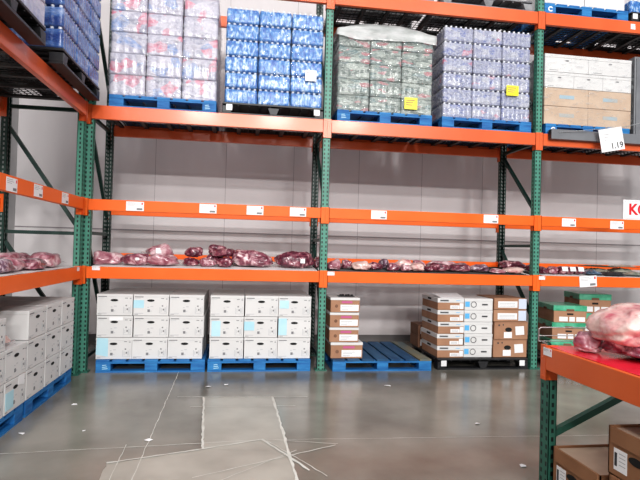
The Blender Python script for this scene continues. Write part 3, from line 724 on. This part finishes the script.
pDk = Proto(make_carton(.26, .155, .34, MT['kraft_dark'], 'label'))
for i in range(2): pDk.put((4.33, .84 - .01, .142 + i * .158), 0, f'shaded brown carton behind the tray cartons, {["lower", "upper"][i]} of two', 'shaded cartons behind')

# wrapped white/brown cartons on the high shelf
pE1 = Proto(make_carton(.62, .238, .48, MT['kraft_pale'], 'plain')); pE2 = Proto(make_carton(.412, .205, .48, None, 'plainwhite')); pE3 = Proto(make_carton(.62, .232, .48, None, 'plainwhite'))
for r in range(2):
    for c in range(2):
        for b in range(2 if c == 0 else 1):
            pE1.put((5.59 + (c + .5) * .623, .0 + .24 + b * .49, zt + r * .240), 0, f'pale brown wrapped carton, {["bottom", "second"][r]} layer, {["left", "right"][c]}{", rear" if b else ""}', 'pale brown wrapped cartons')
for c in range(3):
    for b in range(2 if c == 0 else 1):
        pE2.put((5.59 + (c + .5) * .415, .24 + b * .49, zt + .480), 0, f'white wrapped carton, third layer, {["left", "middle", "right"][c]}{", rear" if b else ""}', 'white wrapped cartons on the high shelf')
for c in range(2):
    for b in range(2 if c == 0 else 1):
        pE3.put((5.59 + (c + .5) * .623, .24 + b * .49, zt + .687), 0, f'wide white wrapped carton, top layer, {["left", "right"][c]}{", rear" if b else ""}', 'wide white wrapped cartons')
# topmost loads, just their lowest layer
pQ = Proto(make_carton(.58, .25, .8, None, 'plainwhite'))
for x, tx in ((5.85, 'left'), (6.44, 'right')): pQ.put((x, .42, z4 + .141), 0, f'white carton on the topmost blue pallet, {tx}', 'white cartons on the topmost shelf')
pR = Proto(scallop_pack(.392, .48, .191, 6, 7, MT['bwater'], 'water_case', 'water case', 0.008))
for c in range(3): pR.put((6.80 + (c + .5) * .394, .24, z4 + .141), 0, f'pale blue water case at the top right edge, {["left", "middle", "right"][c]}', 'water cases on topmost shelf')

# stretch wraps
def wrap(x0, x1, y0, y1, z0, z1, m, label, seed=0, top=False, amp=.012, open_bottom=True):
    t = MB(); nx, ny, nz = 26, 18, 24
    per = [(x0 + (x1 - x0) * i / nx, y0, 0, -1) for i in range(nx)] + [(x1, y0 + (y1 - y0) * i / ny, 1, 0) for i in range(ny)] + \
          [(x1 - (x1 - x0) * i / nx, y1, 0, 1) for i in range(nx)] + [(x0, y1 - (y1 - y0) * i / ny, -1, 0) for i in range(ny)]
    n = len(per)
    for j in range(nz + 1):
        z = z0 + (z1 - z0) * j / nz
        for x, y, a, b in per:
            d = amp * (0.5 + noise.noise(Vector((x * 5 + seed, y * 5, z * 14 + x * 6))))
            t.v.append((x + a * d, y + b * d, z))
    for j in range(nz):
        for k in range(n): t.f.append((j * n + k, j * n + (k + 1) % n, (j + 1) * n + (k + 1) % n, (j + 1) * n + k)); t.mi.append(0)
    if top: t.f.append(tuple(nz * n + k for k in range(n))); t.mi.append(0)
    o = t.build('stretch_wrap', m, smooth=True); tag(o, label, 'plastic wrap'); return o
def wsticker(par, x, z, w, h, y, m, lab, rz=0):
    s = MB(); s.box(-w / 2, w / 2, -.001, .001, -h / 2, h / 2); 
    for i in range(3): s.box(-w * .4, w * (.3 - .1 * i), -.0018, -.001, h * (.22 - .2 * i), h * (.30 - .2 * i), 1)
    o = s.build('label_sticker', [m, MT['greyink'] if m is MT['paper'] else MT['kraft']], par); o.location = (x, y, z); o['label'] = lab; return o
wrap(.205, 1.435, -.012, 1.0, zt + .002, 4.40, MT['film_strong'], 'glossy clear wrap around the red, blue and silver packs', 1)
wC = wrap(2.855, 4.09, -.014, 1.0, zt + .002, 4.14, MT['film'], 'clear wrap with yellow sticker around the grey-green drinks', 2, amp=.016)
wsticker(wC, 3.79, 3.285, .165, .145, -.035, MT['yellow'], 'yellow sticker')
wD = wrap(4.205, 5.41, -.014, 1.0, zt + .002, 4.30, MT['film'], 'clear wrap with yellow sticker around the violet water', 3)
wsticker(wD, 5.13, 3.54, .165, .13, -.035, MT['yellow'], 'yellow sticker')
wB = wrap(1.503, 2.690, -.016, .98, zt + .002, 4.30, filmmat('faint_stretch_film', .16), 'thin clear wrap around the blue bottled water', 4)
wsticker(wB, 2.535, 3.535, .135, .13, -.034, MT['paper'], 'white sticker')
wrap(5.578, 6.848, -.014, .98, zt + .002, 4.065, MT['film'], 'clear wrap around white and pale brown cartons', 5)
# milky top sheet over load C
t = MB(); nx, ny = 40, 16
x0, x1, y0, y1 = 2.845, 4.105, -.030, 1.02
skirt = [(-.18, -.10), (-.10, -.06), (-.02, -.015)]
def topz(u, v):
    ed = min(1, min(u, 1 - u) / .34) ** .5 if 0 < u < 1 else 0; ev = min(1, min(v, 1 - v) / .12) ** .5 if 0 < v < 1 else 0
    return 4.145 + (.115 + .02 * math.sin(u * 3)) * (.02 + .98 * ed) * (.4 + .6 * ev) + .014 * noise.noise(Vector((u * 7, v * 7, 2)))
rows = []
for j in range(ny + 1):
    rows.append([(x0 + (x1 - x0) * i / nx, y0 + (y1 - y0) * j / ny, topz(i / nx, j / ny)) for i in range(nx + 1)])
for r in rows: t.v += r
for j in range(ny):
    for i in range(nx): a_ = j * (nx + 1) + i; t.f.append((a_, a_ + 1, a_ + nx + 2, a_ + nx + 1)); t.mi.append(0)
edge = [(j, i) for i in range(nx + 1) for j in (0,)] + [(j, nx) for j in range(1, ny + 1)] + [(ny, i) for i in range(nx - 1, -1, -1)] + [(j, 0) for j in range(ny - 1, 0, -1)]
prev = [j * (nx + 1) + i for j, i in edge]
for s_ in range(1, 5):
    cur = []
    for (j, i) in edge:
        x, y, z = rows[j][i]; hem = z - 4.04 + .07 * noise.noise(Vector((x * 3, y * 3, 9)))
        d = .012 * noise.noise(Vector((x * 16, y * 16, s_)))
        ox = -1 if i == 0 else (1 if i == nx else 0); oy = -1 if j == 0 else (1 if j == ny else 0)
        t.v.append((x + ox * abs(d), y + oy * abs(d), z - hem * s_ / 4)); cur.append(len(t.v) - 1)
    n = len(edge)
    for k in range(n): t.f.append((prev[k], cur[k], cur[(k + 1) % n], prev[(k + 1) % n])); t.mi.append(0)
    prev = cur
tag(t.build('plastic_sheet', MT['sheet'], smooth=True), 'milky white plastic sheet draped over the grey-green drinks', 'plastic sheet')

# ------------------------------------------------------------------ green-lidded cartons in the right bay
def make_greencarton():
    t = thing('carton', 'x', 'carton'); w, h, d = .43, .265, .55; f = -d / 2
    b = MB(); b.box(-w / 2 + .006, w / 2 - .006, f + .006, -f - .006, 0.001, h - .06); b.build('body', MT['kraft'], t, bevel=.003)
    l = MB(); l.box(-w / 2, w / 2, f, -f, h - .085, h - .002, 0)
    l.build('lid', [MT['greenlid']], t, bevel=.006)['label'] = 'glossy green lid'
    q = MB(); q.box(-.05, .05, f - .002, f + .002, h - .085, h - .055); q.box(-w / 2 - .002, -w / 2 + .002, -.05, .05, h - .085, h - .055); q.build('hand_hole', MT['kraft_dark'], t)
    hh = MB(); hh.box(-.04, .04, f + .003, f + .0055, .12, .145); hh.build('hand_slot', MT['hole'], t)
    s = MB()
    for a_, c_ in ((-.14, -.03), (-.01, .06), (.08, .19)): s.box(a_, c_, f + .003, f + .0058, .02, .09)
    s.build('label_sticker', MT['paper'], t)
    return t
pGc = Proto(make_greencarton())
for i in range(3): 
    o = pGc.put((6.04 + .01 * i, .26, .142 + i * .222), -.22 + .02 * i, f'brown carton with green lid, {["bottom", "middle", "top"][i]} of the front stack', 'green-lidded cartons in right bay')
    o.scale.z = .84
for i in range(3): 
    o = pGc.put((6.66, .58, .142 + i * .266), -.22, f'brown carton with green lid, {["bottom", "middle", "top"][i]} of the rear stack', 'green-lidded cartons in right bay')

# ------------------------------------------------------------------ tags, signs, grey bar
def make_tag(w, h, price=True):
    t = thing('price_tag', 'x', 'price tag')
    m = MB(); m.box(-w / 2, w / 2, -.0015, 0, -h / 2, h / 2); m.build('card', MT['paper'], t)
    p = MB(); y0, y1 = -.0025, -.0016
    for i, l in enumerate((.5, .62, .42)): p.box(-w * .44, w * (-.44 + l), y0, y1, h * (.34 - i * .13), h * (.37 - i * .13), 0)
    p.box(w * .36, w * .44, y0, y1, h * .18, h * .40, 2)
    if price: p.box(w * .10, w * .42, y0, y1, -h * .40, -h * .20, 1)
    p.build('lettering', [MT['greyink'], MT['midink'], MT['redink']], t)
    return t
tg = Proto(make_tag(.195, .105))
for x, z, lb in [(.559, 1.885, 'leftmost on the back rack'), (1.373, 1.888, 'second from left on the back rack'), (1.915, 1.888, 'third from left on the back rack'), (2.423, 1.888, 'just left of the middle upright'),
             (3.414, 1.890, 'just right of the middle upright'), (4.864, 1.890, 'left of the right upright'), (5.933, 1.882, 'just right of the right upright'), (6.617, 1.872, 'under the red-lettered sign')]:
    tg.put((x, -.0585, z), 0, f'white price tag on the middle orange beam, {lb}', 'price tags on the back rack')
for y, z, lb in [(-2.03, 1.880, 'nearest'), (-1.50, 1.888, 'middle'), (-.80, 1.888, 'farthest')]:
    tg.put((.0385, y, z), PI / 2, f'white price tag on the left rack beam, {lb} of three', 'price tags on the left rack')
ts = Proto(make_tag(.085, .045, False))
for x, z, lb in [(.16, 1.172, 'by the corner'), (2.841, 1.165, 'by the middle upright'), (5.574, 1.162, 'by the right upright')]:
    ts.put((x, -.0590, z), 0, f'small white bay label on the meat shelf beam, {lb}', 'small bay labels')
ts.put((.0395, -.30, 1.172), PI / 2, 'small white bay label on left rack beam beside corner', 'small bay labels')
o = ts.put((FX - .0595, FY - .075, .892), -PI / 2, 'small bay label on the low right rack beam'); 
o = tg.put((6.217, -.062, 1.13), 0, 'tilted white price card hanging on the right bay meat shelf'); o.rotation_euler = (0, -.08, 0); o.scale = (1.25, 1, 1.35)
o = ts.put((6.797, -.0595, 4.50), 0, 'small white label on the topmost orange beam')
o.scale = (.8, 1, 1.6)
# red-lettered sign
s = thing('shelf_sign', 'white sign with red letters KO standing on the middle beam', 'sign', (6.945, -.035, H2 + .001))
m = MB(); m.box(-.225, .225, -.004, .004, 0, .262); m.build('panel', MT['paper'], s, bevel=.002)
m = MB(); m.box(-.20, .20, -.0055, -.0042, .015, .018); m.box(-.20, .20, -.0055, -.0042, .244, .247); m.box(-.203, -.2, -.0055, -.0042, .015, .247); m.box(.2, .203, -.0055, -.0042, .015, .247); m.build('border_line', MT['greyink'], s)
text_mesh('KO', .20, 'lettering', MT['redink'], s, (.0, -.0052, .131), bold=.006)
# grey bar on the front of the high beam
b = MB(); b.box(5.62, 8.10, -.135, -.0595, 2.935, 3.06); b.box(5.615, 5.62, -.13, -.065, 2.94, 3.055, 1)
tag(b.build('cross_bar', [MT['grey'], MT['blackp']], bevel=.004), 'long grey steel bar fixed on the high orange beam, right bay', 'bar')
# hanging card and its cord
s = thing('hanging_sign', 'white card reading 1.19 hanging in front of the grey bar', 'sign', (6.395, -.22, 2.95))
s.rotation_euler = (0, -.20, 0)
m = MB(); m.box(-.165, .165, -.0015, .0015, -.145, .145); m.build('card', MT['paper'], s)
text_mesh('1.19', .105, 'price_text', MT['ink'], s, (.06, -.003, -.085), bold=.001)
m = MB()
for i, l in enumerate((.10, .08, .06)): m.box(-.10, -.10 + l, -.0025, -.0016, .07 - i * .035, .076 - i * .035)
m.build('small_print', MT['greyink'], s)
m = MB(); m.tube([(5.72, -.139, 3.02), (6.24, -.215, 3.075), (6.56, -.215, 3.12), (7.2, -.18, 3.30), (7.85, -.07, 3.60), (8.19, -.04, 3.80)], .004, 5)
tag(m.build('cord', MT['steel']), 'thin pale cord carrying the hanging price card', 'cord')
# grey panel standing on the high shelf at the right edge
s = thing('grey_cabinet', 'tall grey metal cabinet at the right edge of the high shelf', 'cabinet', (7.33, .35, z3))
m = MB(); m.box(-.43, .43, -.33, .33, 0, 1.13); m.build('body', MT['grey'], s, bevel=.01)
m = MB(); m.box(-.41, -.004, -.342, -.331, .03, 1.10); m.build('door', MT['grey'], s, bevel=.003)
m = MB(); m.box(.004, .41, -.342, -.331, .03, 1.10); m.build('door', MT['grey'], s, bevel=.003)

# ------------------------------------------------------------------ meat
import bmesh
def ico(sub=4):
    bm = bmesh.new(); bmesh.ops.create_icosphere(bm, subdivisions=sub, radius=1.0)
    v = [x.co.copy() for x in bm.verts]; f = [tuple(a.index for a in p.verts) for p in bm.faces]; bm.free(); return v, f
ICO = ico(4); ICO5 = ico(5)
def meat(x, y, zb, w, d, h, mat, label, seed, rz=0.0, flat=0.5, tilt=(0, 0), lumps=.20, sq=.75, sticker_at=None, tails=True, group=None, hires=False, cat='meat', name='meat_package'):
    v, f = ICO5 if hires else ICO
    rnd = random.Random(seed); off = Vector((seed * 3.17, seed * 1.7, seed * .9))
    vs = []
    for p in v:
        q = Vector((math.copysign(abs(p.x) ** sq, p.x), math.copysign(abs(p.y) ** sq, p.y), math.copysign(abs(p.z) ** .85, p.z)))
        n1 = noise.noise(q * 1.4 + off); n2 = noise.noise(q * 3.4 + off * 2); n3 = abs(noise.noise(Vector((q.x * 7, q.y * 7, q.z * 5)) + off))
        s = 1 + lumps * n1 * 1.3 + lumps * .5 * n2 - .05 * n3
        q = q * s
        taper = 1 - .18 * q.x * (1 if seed % 2 else -1)
        z = q.z * taper; y_ = q.y * taper
        if z < 0: z *= flat
        vs.append(Vector((q.x, y_, z)))
    mn = [min(a[i] for a in vs) for i in range(3)]; mx = [max(a[i] for a in vs) for i in range(3)]
    vs = [((a.x - (mn[0] + mx[0]) / 2) / (mx[0] - mn[0]) * w, (a.y - (mn[1] + mx[1]) / 2) / (mx[1] - mn[1]) * d, max(0, ((a.z - mn[2]) / (mx[2] - mn[2]) * 1.04 - .04)) * h) for a in vs]
    m = MB(); m.add(vs, f)
    o = m.build(name, MT[mat], smooth=True, loc=(x, y, zb)); o.rotation_euler = (tilt[0], tilt[1], rz)
    tag(o, label, cat, group)
    if tails:
        b = MB(); sd = 1 if seed % 2 else -1
        nn = 5; L = rnd.uniform(.03, .05)
        for i in range(nn):
            for k, (dx, wz) in enumerate(((.47, .16), (.5, .3), (.5 + L / w, .42))):
                yy = (i / (nn - 1) - .5) * d * wz * 1.6; b.v.append((sd * dx * w, yy, h * .28 + .012 * math.sin(i * 2 + k + seed)))
        for i in range(nn - 1):
            for k in range(2): a_ = i * 3 + k; b.f.append((a_, a_ + 3, a_ + 4, a_ + 1)); b.mi.append(0)
        b.build('bag_end', MT['bag'], o, smooth=True)
    if sticker_at:
        sx, sz, sw, sh = sticker_at   # fractions of width / height
        front = min(a[1] for a in vs if abs(a[0] - sx * w) < .03 and abs(a[2] - sz * h) < .25 * h)
        s = MB(); s.box(-sw / 2, sw / 2, -.002, 0, -sh / 2, sh / 2); so = s.build('label_sticker', MT['paper'], o); so.location = (sx * w, front - .002, sz * h); so.rotation_euler = (-.15, 0, .0)
    return o
def dz(y, lin=True): return H1 + .085 * (y + .029) + (.004 if lin else .001)
GM = 'vacuum-packed meat on the back shelf'
# x, y, width, depth, height, material, label, [base lift], [sticker]
ML = [
 (.235, .20, .31, .26, .135, 'meat_pink', 'pale pink meat package beside the corner post on the back shelf', 0, None),
 (.54, .14, .30, .22, .120, 'meat_red', 'red and white meat package second from the corner', 0, (.15, .6, .04, .03)),
 (.86, .15, .34, .24, .125, 'meat_pink', 'pink meat package under the one with a white label', 0, None),
 (.80, .27, .30, .22, .135, 'meat_pink', 'raised pink meat package bearing a square white label, back shelf', .088, (.0, .45, .065, .065)),
 (1.18, .22, .19, .20, .085, 'meat_dark', 'dark red meat package under another, right of the pink mound', 0, None),
 (1.20, .26, .20, .20, .105, 'meat_dark', 'dark red meat package stacked on another, right of the pink mound', .088, None),
 (1.375, .16, .19, .20, .090, 'meat_red', 'rounded pink-red meat package before the dark heap', 0, None),
 (1.57, .16, .185, .20, .105, 'meat_dark', 'dark oval meat package at the bottom right of the heap', 0, None),
 (1.45, .42, .22, .24, .110, 'meat_dark', 'dark meat package at the rear base of the heap', 0, None),
 (1.56, .33, .27, .20, .090, 'meat_dark', 'dark meat package lying across middle of the heap', .092, None),
 (1.49, .46, .23, .18, .105, 'meat_dark', 'dark meat package topmost on the heap', .108, None),
 (1.74, .55, .16, .20, .150, 'meat_dark', 'dark meat package behind the long marbled one', 0, None),
 (1.90, .24, .46, .28, .175, 'meat_red', 'long marbled meat package leaning down to the right, back shelf', 0, None),
 (2.43, .25, .46, .30, .175, 'meat_dark', 'long dark marbled meat package left of the middle upright', 0, (.16, .45, .055, .05)),
 (2.745, .30, .12, .22, .115, 'meat_dark', 'small dark meat package behind the middle upright', 0, None),
 (2.905, .13, .15, .17, .115, 'meat_pink', 'small pink meat package just right of the middle upright', 0, None),
 (3.095, .26, .15, .18, .095, 'meat_red', 'small red meat package second right of middle upright', 0, None),
 (3.25, .13, .22, .17, .100, 'meat_fat', 'whitish pink meat package on the middle bay shelf', 0, None),
 (3.455, .20, .175, .18, .085, 'meat_dark', 'dark meat package right of the whitish pink one', 0, None),
 (3.60, .38, .13, .16, .105, 'meat_slate', 'greyish meat package standing behind the dark one', 0, None),
 (3.675, .16, .16, .18, .085, 'meat_red', 'red meat package in the centre of the middle bay', 0, None),
 (3.87, .38, .20, .18, .110, 'meat_fat', 'pale pink meat package raised at rear of middle bay', 0, None),
 (3.835, .13, .13, .16, .075, 'meat_pink', 'small pink meat package in front of the pale one', 0, None),
 (3.985, .16, .165, .18, .090, 'meat_fat', 'pink and white meat package left of the flat ones', 0, None),
 (4.10, .42, .16, .18, .095, 'meat_pink', 'pink meat package behind, left of the flat ones', 0, None),
 (4.125, .16, .10, .16, .06, 'meat_dark', 'tiny dark meat package before the flat ones', 0, None),
 (4.30, .20, .26, .24, .095, 'meat_dark', 'wide dark marbled meat package, left of two joined', 0, None),
 (4.575, .21, .29, .24, .095, 'meat_dark', 'wide dark marbled meat package, right of two joined', 0, None),
 (4.50, .52, .46, .20, .085, 'meat_pink', 'long flat pink meat package behind the two dark ones', 0, None),
 (4.84, .20, .23, .20, .085, 'meat_slate', 'meat package with pale top and dark side, middle bay', 0, None),
 (5.06, .12, .22, .18, .050, 'meat_pink', 'low flat pink meat package near the right upright', 0, None),
 (5.30, .20, .26, .22, .065, 'meat_fat', 'flat white and pink meat package left of the right upright', 0, None),
 (5.50, .55, .34, .24, .105, 'meat_dark', 'dark meat package behind the right upright', 0, None),
 (5.66, .36, .14, .18, .085, 'meat_dark', 'small dark meat package rear right of the right upright', 0, None),
 (5.71, .16, .13, .18, .080, 'meat_dark', 'small dark red meat package just right of right upright', 0, None),
 (5.845, .16, .13, .18, .085, 'meat_red', 'red meat package left of the three labelled ones', 0, None),
]
for i, (x, y, w_, d_, h_, mt, lb, lift, st) in enumerate(ML):
    meat(x, y, dz(y) + lift * 1.12, w_ * 1.12, d_, h_ * 1.18, mt, lb, i + 3, rz=random.uniform(-.12, .12), tilt=(.06, (.10 if 'leaning' in lb else random.uniform(-.03, .03))), sticker_at=st, group=GM, tails=w_ > .2)
# three packs with white labels
for i, (x, wd) in enumerate(((5.97, 'left'), (6.085, 'middle'), (6.20, 'right'))):
    o = meat(x, .16, dz(.16), .105, .20, .105, 'meat_dark', f'dark red meat pack with big white label, {wd} of three', 60 + i, lumps=.07, tails=False, group='labelled meat packs')
    s = MB(); s.box(-.040, .040, -.0015, .0, -.030, .030)
    for k in range(2): s.box(-.03, .03, -.0025, -.0015, -.008 - .008 * k, -.005 - .008 * k, 1)
    so = s.build('label_sticker', [MT['paper'], MT['greyink']], o); so.location = (0, -.100, .070); so.rotation_euler = (-.35, 0, 0)
# flat dark / grey-green packs
def flat_pack(x, y, z, w, d, h, m, label, rz, tilt=(0, 0)):
    t = thing('flat_pack', label, 'food pack', (x, y, z), rz, 'flat packs on the right bay shelf'); t.rotation_euler = (tilt[0], tilt[1], rz)
    b = MB(); n = 10
    for j in range(n + 1):
        for i in range(n + 1):
            u, v = i / n - .5, j / n - .5
            e = (1 - (2 * abs(u)) ** 4) * (1 - (2 * abs(v)) ** 4)
            b.v.append((u * w * .94, v * d * .94, .006 + h * e * (.8 + .4 * noise.noise(Vector((u * 6 + x, v * 6, 1))))))
    for j in range(n):
        for i in range(n): a_ = j * (n + 1) + i; b.f.append((a_, a_ + 1, a_ + n + 2, a_ + n + 1)); b.mi.append(0)
    b.build('contents', m, t, smooth=True)
    r = MB(); r.box(-w / 2, w / 2, -d / 2, d / 2, 0, .007); r.build('tray', MT['blackp'], t, bevel=.003)
zb = dz(.2)
flat_pack(6.42, .20, zb, .24, .30, .06, nmat('slate_blue_pack', (.03, .06, .10), (.16, .24, .34), scale=14, rough=.25, coat=.8), 'slate blue flat pack right of the labelled meat', .1)
flat_pack(6.70, .14, zb - .004, .32, .26, .045, MT['blackp'], 'black flat pack in front of the grey-green packs', 0)
flat_pack(7.05, .16, zb - .002, .32, .28, .05, MT['fish'], 'grey-green flat pack at the front right edge', -.1)
flat_pack(6.72, .50, zb + .026, .34, .30, .05, MT['fish'], 'grey-green flat pack behind the black one', .05)
flat_pack(7.10, .50, zb + .026, .36, .30, .06, MT['fish'], 'grey-green flat pack rear, lowest at the right edge', 0)
flat_pack(6.76, .50, zb + .095, .42, .28, .02, MT['greendark'], 'thin dark green pack lying on the grey-green ones', .08, (0, .02))
flat_pack(7.13, .50, zb + .10, .36, .28, .03, nmat('tan_pack', (.28, .2, .13), (.5, .4, .32), scale=12, rough=.3, coat=.6), 'tan flat pack topmost at the right edge', -.05)
# left rack meat
zL = H1 + .005
LMt = [(-.17, -1.76, .42, .26, .10, 'meat_slate', 'dark meat package at the left edge of left rack', 0), (-.22, -1.38, .34, .24, .10, 'meat_pink', 'pink meat package, front of the left rack heap', 0),
       (-.46, -.90, .36, .26, .125, 'meat_pink', 'pink meat package, rear left of the left rack heap', 0), (-.16, -1.02, .40, .24, .085, 'meat_red', 'long red meat package along the left rack edge', 0),
       (-.46, -.52, .30, .26, .115, 'meat_dark', 'dark meat package at rear middle of left rack heap', 0), (-.22, -.46, .46, .26, .125, 'meat_pink', 'pale pink meat package nearest the corner on left rack', 0),
       (-.50, -1.36, .36, .26, .12, 'meat_dark', 'dark meat package at rear near end of left rack heap', 0)]
for i, (x, y, L_, d_, h_, mt, lb, lift) in enumerate(LMt):
    meat(x, y, zL + lift, L_ * 1.08, d_, h_ * 1.25, mt, lb, 80 + i, rz=PI / 2 + random.uniform(-.15, .15), group='vacuum-packed meat on the left rack')
# pink meat showing in the open carton on the left floor stack
meat(-.14, -1.85, .142 + 2 * chh + .002, .26, .22, .09, 'meat_fat', 'pink meat piece lying on the lower left carton stack', 91, rz=.4)
# big cuts on the red sheet
zR = .924
meat(3.955, -3.76, zR + .095, .58, .40, .20, 'meat_fat', 'large pale fat-capped meat cut on the red sheet', 107, rz=-.05, lumps=.14, sq=.55, flat=.7, hires=True, tilt=(.0, -.10))
meat(3.98, -3.79, zR, .52, .42, .115, 'meat_red', 'pink meat cut underneath the large pale one on red sheet', 121, rz=.2, lumps=.2, hires=True)
meat(3.735, -3.56, zR, .18, .15, .115, 'meat_pink', 'small red-pink meat lobe left of the large pale cut', 133, rz=.8, hires=True)
meat(4.34, -3.98, zR, .36, .34, .27, 'meat_red', 'marbled meat cut at right edge of the red sheet', 135, rz=.5, hires=True)

# wire end guard on the low rack
g = MB()
gx0, gx1, gy = FX - .045, FX + .88, FY + .045
g.tube([(gx0, gy, .935), (gx0, gy, 1.005), (gx0 + .012, gy, 1.018), (gx1, gy, 1.018)], .0035, 6)
g.tube([(gx0, gy, .968), (gx1, gy, .968)], .003, 6)
g.tube([(gx0, gy, .935), (gx1, gy, .935)], .003, 6)
for x in (gx0 + .3, gx0 + .6, gx1): g.tube([(x, gy, .935), (x, gy, 1.018)], .0035, 6)
g.tube([(gx0 + .02, gy, .935), (gx0 + .02, gy - .06, .9265)], .0035, 6); g.tube([(gx1 - .02, gy, .935), (gx1 - .02, gy - .06, .9265)], .0035, 6)
tag(g.build('wire_guard', MT['wire']), 'thin chrome wire guard rail at the end of red sheet', 'guard rail')

# brown cartons under the low rack
def open_carton(w, d, h, x, y, z, label, rz):
    """face towards local -y, open top with folded flaps"""
    t = thing('carton', label, 'carton', (x, y, z), rz, 'brown cartons under the low right rack'); k = .006
    b = MB(); b.box(-w / 2, w / 2, -d / 2, -d / 2 + k, 0, h); b.box(-w / 2, w / 2, d / 2 - k, d / 2, 0, h)
    b.box(-w / 2, -w / 2 + k, -d / 2, d / 2, 0, h); b.box(w / 2 - k, w / 2, -d / 2, d / 2, 0, h); b.box(-w / 2, w / 2, -d / 2, d / 2, 0, k)
    b.build('body', MT['kraft_fg'], t)
    f_ = MB(); f_.box(-w / 2 + .03, w / 2 - .01, -d / 2 - .010, -d / 2 - .001, h - .075, h + .004); f_.build('folded_flap', MT['kraft_fg'], t, bevel=.002)
    f_ = MB(); f_.box(-w / 2 + .008, w / 2 - .008, -d / 2 + .012, d / 2 - .01, h - .018, h - .013); f_.build('inner_lid', MT['kraft_pale'], t)
    hh = MB(); hh.disc((-.02, h - .115), .048, .019, 18, -d / 2 - .0045); hh.build('hand_hole', MT['hole'], t)
    s = MB(); s.box(-w * .40, -w * .19, -d / 2 - .003, -d / 2 - .0005, h - .20, h - .095)
    for i in range(4): s.box(-w * .31, -w * .21, -d / 2 - .004, -d / 2 - .003, h - .115 - .018 * i, h - .112 - .018 * i, 1)
    s.box(-w * .385, -w * .345, -d / 2 - .004, -d / 2 - .003, h - .18, h - .115, 2); s.build('label_sticker', [MT['paper'], MT['greyink'], MT['ink']], t)
    return t
pk2 = pk.put((FX - .045, -4.04, 0), -PI / 2, 'black pallet on the floor under the low right rack')
xc = 3.60 + .25
open_carton(.41, .50, .205, xc, -3.65, .142, 'open brown carton at the far end under low rack, lower one', -PI / 2)
open_carton(.41, .50, .245, xc, -4.12, .142, 'brown carton at floor level beneath the taller open one', -PI / 2)
open_carton(.42, .50, .235, xc, -4.12, .389, 'open brown carton on top, right edge under the low rack', -PI / 2)

# paper scraps on the floor
for i, (x, y, s_) in enumerate([(.33, -1.28, .035), (.165, -2.01, .035), (1.468, -.723, .035), (1.65, -.651, .04), (1.12, -2.22, .035), (3.728, -2.90, .04), (3.374, -.77, .045), (3.80, -2.03, .03), (.60, -1.98, .02)]):
    m = MB(); a_ = i * 1.3; vs = [(s_ * math.cos(a_ + k * 1.26) * (1 if k % 2 else .6), s_ * .6 * math.sin(a_ + k * 1.26), .001 + .003 * (k % 3)) for k in range(5)]
    vs += [(p[0], p[1], p[2] + .0012) for p in vs]
    m.add(vs, [(4, 3, 2, 1, 0), (5, 6, 7, 8, 9)] + [(k, (k + 1) % 5, 5 + (k + 1) % 5, 5 + k) for k in range(5)])
    tag(m.build('paper_scrap', MT['paper'], loc=(x, y, .002)), 'tiny white paper scrap on the concrete, ' + ['left, beside the left rack', 'far left by the blue pallet', 'before the second blue pallet, left one', 'before the second blue pallet, right one',
        'on the thin floor joint', 'near the low right rack', 'before the middle upright', 'right of floor centre', 'small, left of the floor joint'][i], 'paper scrap', 'paper scraps on the floor')

# ------------------------------------------------------------------ light
wd = bpy.data.worlds.new('world'); bpy.context.scene.world = wd; wd.use_nodes = True
wd.node_tree.nodes['Background'].inputs[0].default_value = (0.95, 0.97, 1.0, 1); wd.node_tree.nodes['Background'].inputs[1].default_value = 0.42
for y, e in ((-1.9, 20), (-4.2, 18), (-7.4, 82), (-12.5, 150), (-18.0, 290), (-26.0, 640)):
    for x in (-.2, 3.2, 6.6):
        l = bpy.data.lights.new('high_bay', 'AREA'); l.shape = 'RECTANGLE'; l.size = 1.3; l.size_y = .45; l.energy = e; l.color = (1, .985, .965)
        o = bpy.data.objects.new('high_bay_light', l); COL.objects.link(o); o.location = (x, y, 7.4)
        if y < -10: o.rotation_euler.x = .9  # far rows, out of view, added and tilted to light the back wall

# ------------------------------------------------------------------ camera
c = bpy.data.cameras.new('camera'); cam = bpy.data.objects.new('camera', c); COL.objects.link(cam)
r = Vector((0.98843182, -0.14921508, 0.02715502)); u = Vector((-0.02913557, -0.01110279, 0.99951381)); fw = Vector((0.14884103, 0.98874243, 0.01532182))
M4 = Matrix(((r.x, u.x, -fw.x, 1.75457), (r.y, u.y, -fw.y, -6.3154), (r.z, u.z, -fw.z, 1.46604), (0, 0, 0, 1)))
cam.matrix_world = M4
c.sensor_width = 36; c.lens = 528.824 * 36 / 640; c.clip_start = .05
sc = bpy.context.scene; sc.camera = cam
sc.view_settings.view_transform = 'Standard'; sc.view_settings.look = 'Medium High Contrast'; sc.view_settings.exposure = 0.0
